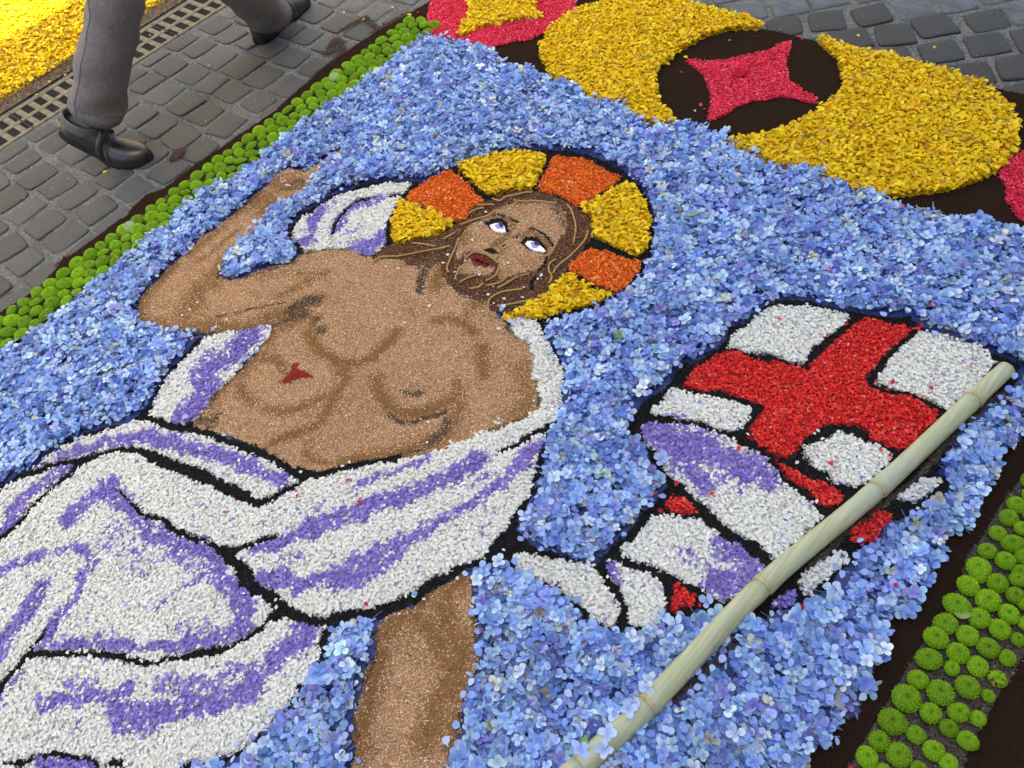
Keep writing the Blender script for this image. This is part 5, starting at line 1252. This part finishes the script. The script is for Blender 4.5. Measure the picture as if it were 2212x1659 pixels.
# ------------------------------------------------------------------ bamboo flag pole
bt = empty('bamboo_pole', (-.25, .75, 0)); tag(bt, 'pale green bamboo pole lying across the flag and blue petals', 'bamboo pole')
BR = .0167
ctr = [T(3, 1, (2062, 1528))[0], T(3, 2, (1780, 130))[0], T(3, 2, (950, 905))[0], T(2, 3, (2170, 82))[0], T(2, 3, (1180, 1110))[0], T(2, 3, (600, 1640))[0]]
cp = [G3(p, .026) for p in ctr]
cp.append(cp[-1] + (cp[-1] - cp[-2]).normalized() * .35)
off = Vector((-.25, .75, 0))
cp = [p - off for p in cp]
def cat_rom(P, n=14):
    out = []
    for i in range(len(P) - 1):
        p0, p1, p2, p3 = P[max(i - 1, 0)], P[i], P[i + 1], P[min(i + 2, len(P) - 1)]
        for k in range(n):
            t = k / n
            out.append(.5 * ((2 * p1) + (-p0 + p2) * t + (2 * p0 - 5 * p1 + 4 * p2 - p3) * t * t + (-p0 + 3 * p1 - 3 * p2 + p3) * t ** 3))
    out.append(P[-1]); return out
nodes_at = (1, 2, 3, 4)
for i in range(len(cp) - 1):
    if i == 0: pts_ = [cp[0].lerp(cp[1], t) for t in np.linspace(0, 1, 8)]
    else:
        sp_ = cat_rom(cp, 14); pts_ = sp_[i * 14:(i + 1) * 14 + 1]
    if i == 4: pass
    n = len(pts_)
    r0 = BR + .0006 * i
    rad = []
    for q in range(n):
        t = q / (n - 1)
        e = 0.0016 * math.exp(-(t * 12) ** 2) * (i > 0) + 0.0016 * math.exp(-((1 - t) * 12) ** 2) * (i < 4)
        rad.append(r0 + .0008 * t + e - .0022 * (math.exp(-(t * 30) ** 2) * (i > 0)))
    MB().tube(pts_, rad, 24).build('culm', M['bamboo'], bt, True)
    if i in nodes_at and i < 5:
        d = (pts_[1] - pts_[0]).normalized()
        MB().tube([pts_[0] - d * .0035, pts_[0] - d * .0016, pts_[0], pts_[0] + d * .0016, pts_[0] + d * .0035], [r0 + .0004, r0 + .0019, r0 + .0023, r0 + .0017, r0 + .0002], 24).build('node_ring', M['bamboo_node'], bt, True)
# open end of the pole: dark disc painted as the shade inside
d = (cp[1] - cp[0]).normalized()
MB().tube([cp[0] - d * .0006, cp[0] - d * .0012], BR * .72, 20).build('hollow_shade', M['drain'], bt)
# florets fallen on the lower end of the pole
hp = Heap()
for P, zz in ((T(2, 3, (1010, 1150)), .046), (T(2, 3, (1160, 960)), .046), (T(2, 3, (830, 1350)), .045), (T(2, 3, (1060, 1110)), .044), (T(2, 3, (800, 1500)), .046), (T(2, 3, (590, 1500)), .044), (T(2, 3, (1310, 350)), .02), (T(2, 3, (1690, 220)), .018), (T(2, 2, (1290, 650)), .02)):
    g = G(P, zz); v = random.randrange(9); tv, tf, tk = FLO[v]
    hp.put(tv, tf, np.c_[g, [zz]], rotmats(1, .12), np.array([random.uniform(.014, .019)]), pick(1, [(.32, .45, .84), (.42, .56, .87)], [1, 1], .06), tk)
tag(hp.build('fallen_florets', M['thin_petal'], True), 'few blue florets fallen on the bamboo pole and the flag outlines', 'blue petals', None, 'stuff')

# ------------------------------------------------------------------ straw yarn drawn over hair and beard
YARN = [(Z1((1130, 120), (1250, 130), (1400, 125), (1550, 135), (1700, 155), (1750, 150)), 'straw yarn strand lying straight along the top of the forehead'),
        (Z1((1900, 180), (1960, 260), (2000, 380), (2025, 520), (1990, 740)), 'straw yarn strand down the hair beside the right yellow halo segment'),
        (Z1((2200, 550), (2160, 680), (2060, 800), (1940, 920), (1830, 1010), (1740, 1090), (1700, 1170)), 'longest straw yarn strand sweeping from the halo rim to the ear'),
        (Z1((1730, 965), (1650, 1030), (1635, 1120), (1680, 1220), (1640, 1310)), 'wavy straw yarn strand just below the black ear line'),
        (Z1((370, 470), (480, 425), (620, 380), (760, 340), (860, 260)), 'straw yarn strand above the left brow at the hairline'),
        (Z1((120, 680), (200, 630), (290, 580)), 'short straw yarn strand where the hair lock leaves the temple'),
        (Z1((0, 830), (100, 800), (220, 775)) , 'short straw yarn strand in the middle of the hair lock'),
        (Z1((340, 660), (290, 800), (220, 950), (170, 1080), (190, 1160)), 'straw yarn strand down the cheek from temple to jaw'),
        (Z1((570, 860), (680, 880), (780, 920), (860, 980), (900, 1020)), 'straw yarn strand of the moustache under the nose'),
        (Z1((580, 850), (500, 900), (420, 960)), 'short straw yarn strand of the moustache towards the cheek'),
        (Z1((920, 1060), (900, 1140), (840, 1220), (740, 1270)), 'straw yarn strand curling round the right corner of the mouth'),
        (Z1((500, 1390), (620, 1370), (690, 1310)), 'short straw yarn strand low on the beard'),
        (Z1((360, 1300), (460, 1240), (590, 1200)), 'thin straw yarn strand across the chin'),
        (Z1((750, 1345), (870, 1320), (980, 1270), (1050, 1190)), 'straw yarn strand from the beard up to the cheek'),
        (Z1((900, 1380), (1000, 1330), (1110, 1260), (1200, 1215)), 'straw yarn strand next below the cheek strand of the beard'),
        (Z1((1230, 1205), (1350, 1175)), 'shortest straw yarn strand at the jaw end'),
        (Z1((900, 1800), (790, 1740), (760, 1640), (790, 1540), (900, 1460), (1050, 1420), (1260, 1395)), 'looped straw yarn strand round the lowest hair lock'),
        (Z1((890, 1640), (1050, 1620), (1200, 1590), (1430, 1535)), 'straw yarn strand inside the looped lowest hair lock'),
        (Z1((280, 1260), (320, 1150), (370, 1100)), 'short straw yarn strand on the side of the chin'),
        (T(1, 1, (1010, 605), (1080, 562), (1250, 550), (1450, 510), (1640, 480)), 'long straw yarn strand along the hair lock over the shoulder'),
        (T(1, 1, (1350, 440), (1450, 450), (1550, 470)), 'straw yarn strand at the upper rim of the shoulder lock'),
        (Z1((610, 190), (730, 180), (850, 180)), 'short straw yarn strand by the orange halo segment above the brow'),
        (Z1((480, 310), (600, 245), (700, 230)), 'reddish straw yarn strand at the edge of the orange halo segment'),
        (Z1((820, 90), (930, 125), (1010, 70), (1150, 40), (1300, 5), (1400, 0)), 'wavy straw yarn strand on the crown under the yellow halo segment')]
for P, lb in YARN:
    pp = cat_rom([G3(p, .0135) for p in P], 9)
    L = [0]
    for a, b in zip(pp, pp[1:]): L.append(L[-1] + (b - a).length)
    # twist: three plies winding along the strand
    mb = MB()
    for k in range(3):
        q = []
        for i, p in enumerate(pp):
            t = (pp[min(i + 1, len(pp) - 1)] - pp[max(i - 1, 0)]).normalized(); a = t.cross(Vector((0, 0, 1))).normalized(); b = a.cross(t)
            an = L[i] * 900 / 2.2 + k * 2.094
            q.append(p + (a * math.cos(an) + b * math.sin(an)) * .0012)
        mb.tube(q, .0016, 6)
    o = mb.build('yarn_strand', M['yarn'], None, True)
    tag(o, lb, 'yarn', 'straw yarn strands on hair and beard')


# ------------------------------------------------------------------ eyes: cut pieces laid into the seed face
def slab(name, P, z0, z1, mat, parent, org):
    g = G(P, z1) - np.array(org[:2])[None]
    n = len(g)
    area = 0.5 * sum(g[i][0] * g[(i + 1) % n][1] - g[(i + 1) % n][0] * g[i][1] for i in range(n))
    if area < 0: g = g[::-1]
    c = g.mean(0)
    rings = [[(a, b, z0) for a, b in g], [(a, b, z1 - .0012) for a, b in g], [(c[0] + (a - c[0]) * .93, c[1] + (b - c[1]) * .93, z1) for a, b in g]]
    return MB().loft(rings).build(name, mat, parent)


def ell(cx, cy, rx, ry, n=14, ang=0.0): return Z1(*[(cx + rx * math.cos(t) * math.cos(ang) - ry * math.sin(t) * math.sin(ang), cy + rx * math.cos(t) * math.sin(ang) + ry * math.sin(t) * math.cos(ang)) for t in [2 * math.pi * k / n for k in range(n)]])


for wh, ir, pu_, lb in ((Z1((780, 470), (850, 447), (905, 440), (960, 445), (1000, 490), (1008, 530), (1020, 575), (960, 578), (920, 568), (890, 572), (840, 545), (800, 510)), Z1((848, 482), (900, 445), (960, 450), (990, 480), (975, 528), (930, 520), (890, 525), (870, 500)), ell(946, 458, 30, 42), 'flat white and violet eye nearer the hair lock, gazing up'),
                        (Z1((1292, 742), (1325, 702), (1380, 698), (1440, 712), (1510, 765), (1560, 805), (1594, 845), (1560, 862), (1500, 850), (1440, 842), (1380, 815), (1335, 785)), Z1((1365, 728), (1400, 708), (1450, 715), (1502, 760), (1470, 795), (1430, 802), (1395, 790), (1380, 755)), ell(1462, 735, 40, 27, 14, .15), 'flat white and violet eye nearer the ear, gazing up')):
    c = G(wh, .012).mean(0)
    t = empty('eye', (c[0], c[1], 0)); tag(t, lb, 'eye', 'eyes of the seed face')
    slab('eye_white', wh, .008, .0125, M['eye_white'], t, c)
    slab('iris', ir, .0126, .0138, M['eye_violet'], t, c)
    slab('pupil', pu_, .0139, .0152, M['eye_black'], t, c)

# a single heart-shaped rose petal on the crimson star, and leaves among the hydrangeas
def leafy(name, P, z, L, W, mat, label, cat, ang, heart=False, fold=.12):
    g = G(P, z)[0]; V = []; n = 9
    ring = []
    for k in range(n):
        t = k / (n - 1); ww = W * math.sin(math.pi * min(t ** .8, 1)) ** .8 / 2
        if heart: ww = W / 2 * (math.sin(math.pi * t ** .65)) ** .7
        x = L * (t - .5)
        ring.append([(x, -ww, fold * ww * 2 * .5), (x, -ww * .5, fold * ww * .1), (x + (.0 if not heart else -.002 * t), 0, 0), (x, ww * .5, fold * ww * .1), (x, ww, fold * ww * 2 * .5)])
    up = [[(a, b, c_ + .0006) for a, b, c_ in r] for r in ring]
    mb = MB()
    mb.loft([u + list(reversed(d_)) for u, d_ in zip(up, ring)])
    o = mb.build(name, mat, None, True)
    o.location = (g[0], g[1], z); o.rotation_euler = (random.gauss(0, .15), random.gauss(0, .12), ang)
    return tag(o, label, cat)


leafy('rose_petal', T(2, 0, (1970, 625)), .0135, .045, .04, M['rose'], 'dark red heart shaped petal on the crimson star', 'petal', 2.2, True)
leafy('leaf', T(2, 1, (1570, 190)), .030, .036, .02, M['leaf'], 'pale green leaf among the blue petals right of the halo', 'leaf', .6)
leafy('leaf', T(2, 1, (930, 1230)), .028, .036, .02, M['leaf'], 'pale green leaf among the blue petals below the halo', 'leaf', .4)
leafy('leaf', T(2, 3, (618, 1490)), .036, .045, .018, M['leaf'], 'green leaf in the blue petals against the lower end of the bamboo', 'leaf', 2.0)
leafy('leaf', T(3, 3, (1690, 330)), .016, .028, .018, M['leaf'], 'small bluish leaf under a green chrysanthemum in the lower corner', 'leaf', .5)


# ------------------------------------------------------------------ the person walking by
def skin_body(name, nodes, edges, root, mat, parent, sub=2):
    me = bpy.data.meshes.new(name)
    me.from_pydata([n[0] for n in nodes], edges, [])
    me.materials.append(mat)
    o = bpy.data.objects.new(name, me); C.objects.link(o)
    if parent: o.parent = parent
    md = o.modifiers.new('skin', 'SKIN'); md.use_smooth_shade = True
    for i, n in enumerate(nodes):
        sv = me.skin_vertices[0].data[i]
        r = n[1]; sv.radius = r if isinstance(r, tuple) else (r, r); sv.use_root = (i == root)
    ms = o.modifiers.new('subd', 'SUBSURF'); ms.levels = sub; ms.render_levels = sub
    return o


ORG = Vector((-2.5, 1.05, 0))
per = empty('person', ORG); tag(per, 'person in grey trousers and black strap shoes walking past the carpet', 'person')
def W_(x, y, z): return Vector((x, y, z)) - ORG
R_ank, R_knee, R_hip = W_(-2.612, .715, .165), W_(-2.440, .915, .505), W_(-2.40, 1.06, .89)
L_heel = G3((568, 96), .0)
L_ank, L_knee, L_hip = W_(-2.665, 1.425, .105), W_(-2.445, 1.225, .445), W_(-2.56, 1.08, .89)


def leg_tube(ank, knee, hip, hem_out, r_hem, r_knee, r_hip, seed, down):
    """trouser leg: rings along the bent axis with folds"""
    pts = []
    n1, n2 = 22, 16
    d = (ank - knee).normalized()
    hem = ank + d * hem_out
    for k in range(n1): pts.append(hem.lerp(knee, k / n1))
    for k in range(n2 + 1): pts.append(knee.lerp(hip, k / n2))
    # soften the knee
    for _ in range(4):
        pts = [pts[0]] + [(pts[i - 1] + pts[i] * 2 + pts[i + 1]) / 4 for i in range(1, len(pts) - 1)] + [pts[-1]]
    r = random.Random(seed); rings = []
    N = 36
    ph = [r.uniform(0, 6.28) for _ in range(8)]
    for i, p in enumerate(pts):
        t = (pts[min(i + 1, len(pts) - 1)] - pts[max(i - 1, 0)]).normalized()
        a = t.cross(Vector((0, 1, 0.15))).normalized(); b = a.cross(t).normalized()
        s = i / (len(pts) - 1)
        rad = r_hem + (r_knee - r_hem) * min(s / .55, 1) if s < .55 else r_knee + (r_hip - r_knee) * (s - .55) / .45
        ring = []
        for k in range(N):
            an = 2 * math.pi * k / N
            w_ = .10 * math.sin(34 * s + 2 * an + ph[0]) * max(0, 1 - s * 3.0) + .06 * math.sin(46 * s - 3 * an + ph[4]) * math.exp(-((s - .5) / .15) ** 2) + .06 * math.sin(an * 2 + ph[1] + s * 5) + .035 * math.sin(an * 3 - s * 17 + ph[2]) + .03 * math.sin(22 * s + an + ph[3]) * (s < .6)
            crease = .05 * math.exp(-((an - 1.57) / .25) ** 2) + .05 * math.exp(-((an - 4.71) / .25) ** 2)
            rr = rad * (1 + w_ * .9 + crease)
            if i == 0: rr *= 1.01
            ring.append(p + a * math.cos(an) * rr + b * math.sin(an) * rr * 1.1)
        rings.append(ring)
    # turned hem
    hem_in = [p0.lerp(pts[0], .06) for p0 in rings[0]]
    inner = [p0.lerp(pts[1], .14) + (pts[2] - pts[0]) for p0 in rings[1]]
    return [inner, hem_in] + rings, hem


tr = MB()
rg, _ = leg_tube(R_ank, R_knee, R_hip, -.012, .068, .072, .098, 3, 0); tr.loft(rg, False, True)
lg, _ = leg_tube(L_ank, L_knee, L_hip, .015, .064, .072, .098, 9, 0); tr.loft(lg, False, True)
hipc = (R_hip + L_hip) / 2
rings = []
for z, rx, ry in ((-.10, .145, .11), (-.03, .185, .14), (.05, .185, .14), (.12, .165, .125), (.16, .16, .12)):
    rings.append([hipc + Vector((rx * math.cos(2 * math.pi * k / 28), ry * math.sin(2 * math.pi * k / 28), z)) for k in range(28)])
tr.loft(rings)
trousers = tr.build('trousers', M['trousers'], per, True)
# stitched hems and side seams
for q in (rg, lg):
    ring = [p0 for p0 in q[4]]; c0 = sum(ring, Vector()) / len(ring)
    MB().tube([c0 + (p0 - c0) * 1.004 for p0 in ring + ring[:1]], .0013, 5).build('hem_stitch', M['trousers'], trousers, True)
    MB().tube([c0_ + (r_[27] - c0_) * 1.004 for r_, c0_ in [(r_, sum(r_, Vector()) / len(r_)) for r_ in q[2:26]]], .0014, 5).build('side_seam', M['trousers'], trousers, True)


def shoe(ank, heel, yaw, bend, parent_label, flip):
    """sole, upper, collar and two straps, built along +y then bent at the ball of the foot"""
    L = .295
    st = [(0.0, .022, .060), (.03, .034, .078), (.08, .037, .088), (.12, .038, .086), (.16, .043, .070), (.20, .048, .056), (.24, .046, .046), (.27, .036, .036), (.288, .020, .026), (.295, .006, .018)]
    def bendf(p):
        x, y, z = p
        yb = .19
        if y < yb:
            a = bend * min(1, (yb - y) / .05)
            dy, dz = y - yb, z - .0
            y = yb + dy * math.cos(a) + dz * math.sin(a); z = -dy * math.sin(a) + dz * math.cos(a)
        return (x, y, z)
    def tf(p):
        x, y, z = bendf(p)
        x, y = x * math.cos(yaw) - y * math.sin(yaw), x * math.sin(yaw) + y * math.cos(yaw)
        return Vector((x, y, z)) + heel
    up = MB(); rings = []
    for (y, hw, h) in st:
        ring = []
        for k in range(17):
            a = math.pi * k / 16
            ring.append((hw * math.cos(a) * (1.0 if abs(math.cos(a)) < .95 else 1.0), y, .014 + (h - .004) * math.sin(a) ** .75))
        ring = [tf(p) for p in ring]; rings.append(ring)
    up.loft(rings, True, True, False)
    u = up.build('shoe', M['shoe_leather'], per, True)
    so_ = MB(); rings = []
    for (y, hw, h) in [(-.004, .018, 0)] + [(a, b_, c_) for a, b_, c_ in st] + [(.301, .004, 0)]:
        hw += .004
        zs = (.0, .008, .016)
        rings.append([tf(p) for p in ((-hw, y, .001), (hw, y, .001), (hw + .001, y, .009), (hw - .002, y, .019), (-hw + .002, y, .019), (-hw - .001, y, .009))])
    so_.loft(rings); so_.build('sole', M['rubber'], u)
    co = MB(); ring0 = []
    for k in range(24):
        a = 2 * math.pi * k / 24
        ring0.append((.041 * math.cos(a), .055 + .062 * math.sin(a), 0))
    rr_ = []
    for s_, z in ((.92, .055), (.98, .072), (.97, .090), (.91, .096), (.84, .091), (.80, .06)):
        rr_.append([tf((p[0] * s_, .055 + (p[1] - .055) * s_, z)) for p in ring0])
    co.loft(rr_, False, False); co.build('collar', M['shoe_grey'], u, True)
    for y0 in (.118, .158):
        sp = MB(); rr_ = []
        for yy_ in (y0, y0 + .004, y0 + .022, y0 + .026):
            # interpolate the upper's section
            for q in range(len(st) - 1):
                if st[q][0] <= yy_ <= st[q + 1][0]:
                    t = (yy_ - st[q][0]) / (st[q + 1][0] - st[q][0]); hw = st[q][1] * (1 - t) + st[q + 1][1] * t; h = st[q][2] * (1 - t) + st[q + 1][2] * t
            e = .0035 if yy_ in (y0 + .004, y0 + .022) else .0005
            rr_.append([tf(((hw + e) * math.cos(math.pi * k / 14), yy_, .014 + (h - .004 + e) * math.sin(math.pi * k / 14) ** .75)) for k in range(15)])
        sp.loft(rr_, False, False, False); sp.build('strap', M['shoe_leather'], u, True)
    st_ = MB(); rr_ = []
    for yy_ in (.146, .1475, .1545, .156):
        hw, h = .0415, .076
        e = .003 if .147 < yy_ < .155 else .0005
        rr_.append([tf(((hw + e) * math.cos(a), yy_, .014 + (h - .004 + e) * max(math.sin(a), .0) ** .75)) for a in [math.pi * (.12 + .3 * k / 8) for k in range(9)]])
    st_.loft(rr_, False, False, False); st_.build('trim_band', M['shoe_grey'], u, True)
    return u


# rear shoe: toe on the ground, heel lifted; front shoe: heel down, pointing along the street
ryaw = math.radians(-62)
toe = G3((322, 345), .0)
bend = math.radians(34)
yb = .19; fx = Vector((-math.sin(ryaw), math.cos(ryaw), 0))
heel_flat = toe - fx * .285
shoe(R_ank, heel_flat - ORG + Vector((0, 0, .002)), ryaw, bend, '', 1)
shoe(L_ank, W_(-2.735, 1.385, .003), math.radians(14), 0.0, '', -1)
# body: one continuous figure (above the frame)
N_, E_ = [], []
def nn(p, r): N_.append((tuple(p), r)); return len(N_) - 1
def ed(*q):
    for a, b in zip(q, q[1:]): E_.append((a, b))
root = nn(hipc + Vector((0, 0, .05)), (.14, .10))
sp1 = nn(hipc + Vector((0, .02, .22)), (.13, .09)); sp2 = nn(hipc + Vector((0, .04, .40)), (.15, .10)); nk = nn(hipc + Vector((0, .06, .56)), (.06, .06)); hd0 = nn(hipc + Vector((0, .085, .64)), (.06, .065)); hd1 = nn(hipc + Vector((0, .10, .72)), (.075, .09)); hd2 = nn(hipc + Vector((0, .095, .80)), (.05, .06))
ed(root, sp1, sp2, nk, hd0, hd1, hd2)
for hip, knee, ank, tip in ((R_hip, R_knee, R_ank, None), (L_hip, L_knee, L_ank, None)):
    a = nn(hip + Vector((0, 0, -.02)), .078); b = nn(knee, .052); m_ = nn(knee.lerp(ank, .35), .05); c = nn(ank + (knee - ank).normalized() * .03, .034)
    ed(root, a, b, m_, c)
for s in (1, -1):
    sh = nn(hipc + Vector((.19 * s, .04, .49)), .052); el_ = nn(hipc + Vector((.25 * s, .04 - .07 * s, .22)), .038); wr = nn(hipc + Vector((.25 * s, .10 - .20 * s, -.01)), .024); pm = nn(hipc + Vector((.25 * s, .12 - .21 * s, -.085)), (.020, .034))
    ed(sp2, sh, el_, wr, pm)
    base = hipc + Vector((.25 * s, .12 - .21 * s, -.10))
    for q, (dx, ln) in enumerate(((-.030, .066), (-.010, .075), (.010, .070), (.028, .055))):
        f0 = nn(base + Vector((0, dx, -.01)), .0095); f1 = nn(base + Vector((-.008 * s, dx * 1.1, -.01 - ln * .55)), .0085); f2 = nn(base + Vector((-.022 * s, dx * 1.1, -.01 - ln)), .007)
        ed(pm, f0, f1, f2)
    t0 = nn(base + Vector((-.012 * s, .036, .03)), .010); t1 = nn(base + Vector((-.022 * s, .050, -.005)), .009); t2 = nn(base + Vector((-.024 * s, .052, -.03)), .0075)
    ed(pm, t0, t1, t2)
skin_body('body', N_, E_, root, M['skin_person'], per)
N_, E_ = [], []
a = nn(hipc + Vector((0, .0, .06)), (.175, .135)); b = nn(hipc + Vector((0, .02, .22)), (.165, .12)); c = nn(hipc + Vector((0, .04, .41)), (.18, .125)); d_ = nn(hipc + Vector((0, .055, .52)), (.075, .07))
ed(a, b, c, d_)
for s in (1, -1):
    e1 = nn(hipc + Vector((.19 * s, .04, .49)), .072); e2 = nn(hipc + Vector((.225 * s, .04 - .04 * s, .33)), .068)
    ed(c, e1, e2)
skin_body('shirt', N_, E_, 0, M['shirt'], per)
N_, E_ = [], []
a = nn(hipc + Vector((0, .055, .70)), (.075, .07)); b = nn(hipc + Vector((0, .08, .79)), (.072, .085)); c = nn(hipc + Vector((0, .12, .815)), (.06, .05))
ed(a, b, c)
skin_body('hair', N_, E_, 1, M['person_hair'], per)
fc = hipc + Vector((0, .18, .70))
for s in (-1, 1):
    MB().tube([fc + Vector((.03 * s, .006, .018)), fc + Vector((.03 * s, .014, .018))], [.012, .006], 10).build('eye', M['eye_white'], per, True)
    MB().tube([hipc + Vector((.078 * s, .09, .71)), hipc + Vector((.092 * s, .08, .715))], [.03, .022], 10).build('ear', M['skin_person'], per, True)
MB().tube([fc + Vector((0, .0, .03)), fc + Vector((0, .014, .005)), fc + Vector((0, .022, -.012)), fc + Vector((0, .004, -.018))], [.006, .009, .012, .006], 10).build('nose', M['skin_person'], per, True)
MB().tube([fc + Vector((-.022, .0, -.045)), fc + Vector((0, .008, -.044)), fc + Vector((.022, .0, -.045))], [.003, .006, .003], 8).build('mouth', M['rose'], per, True)
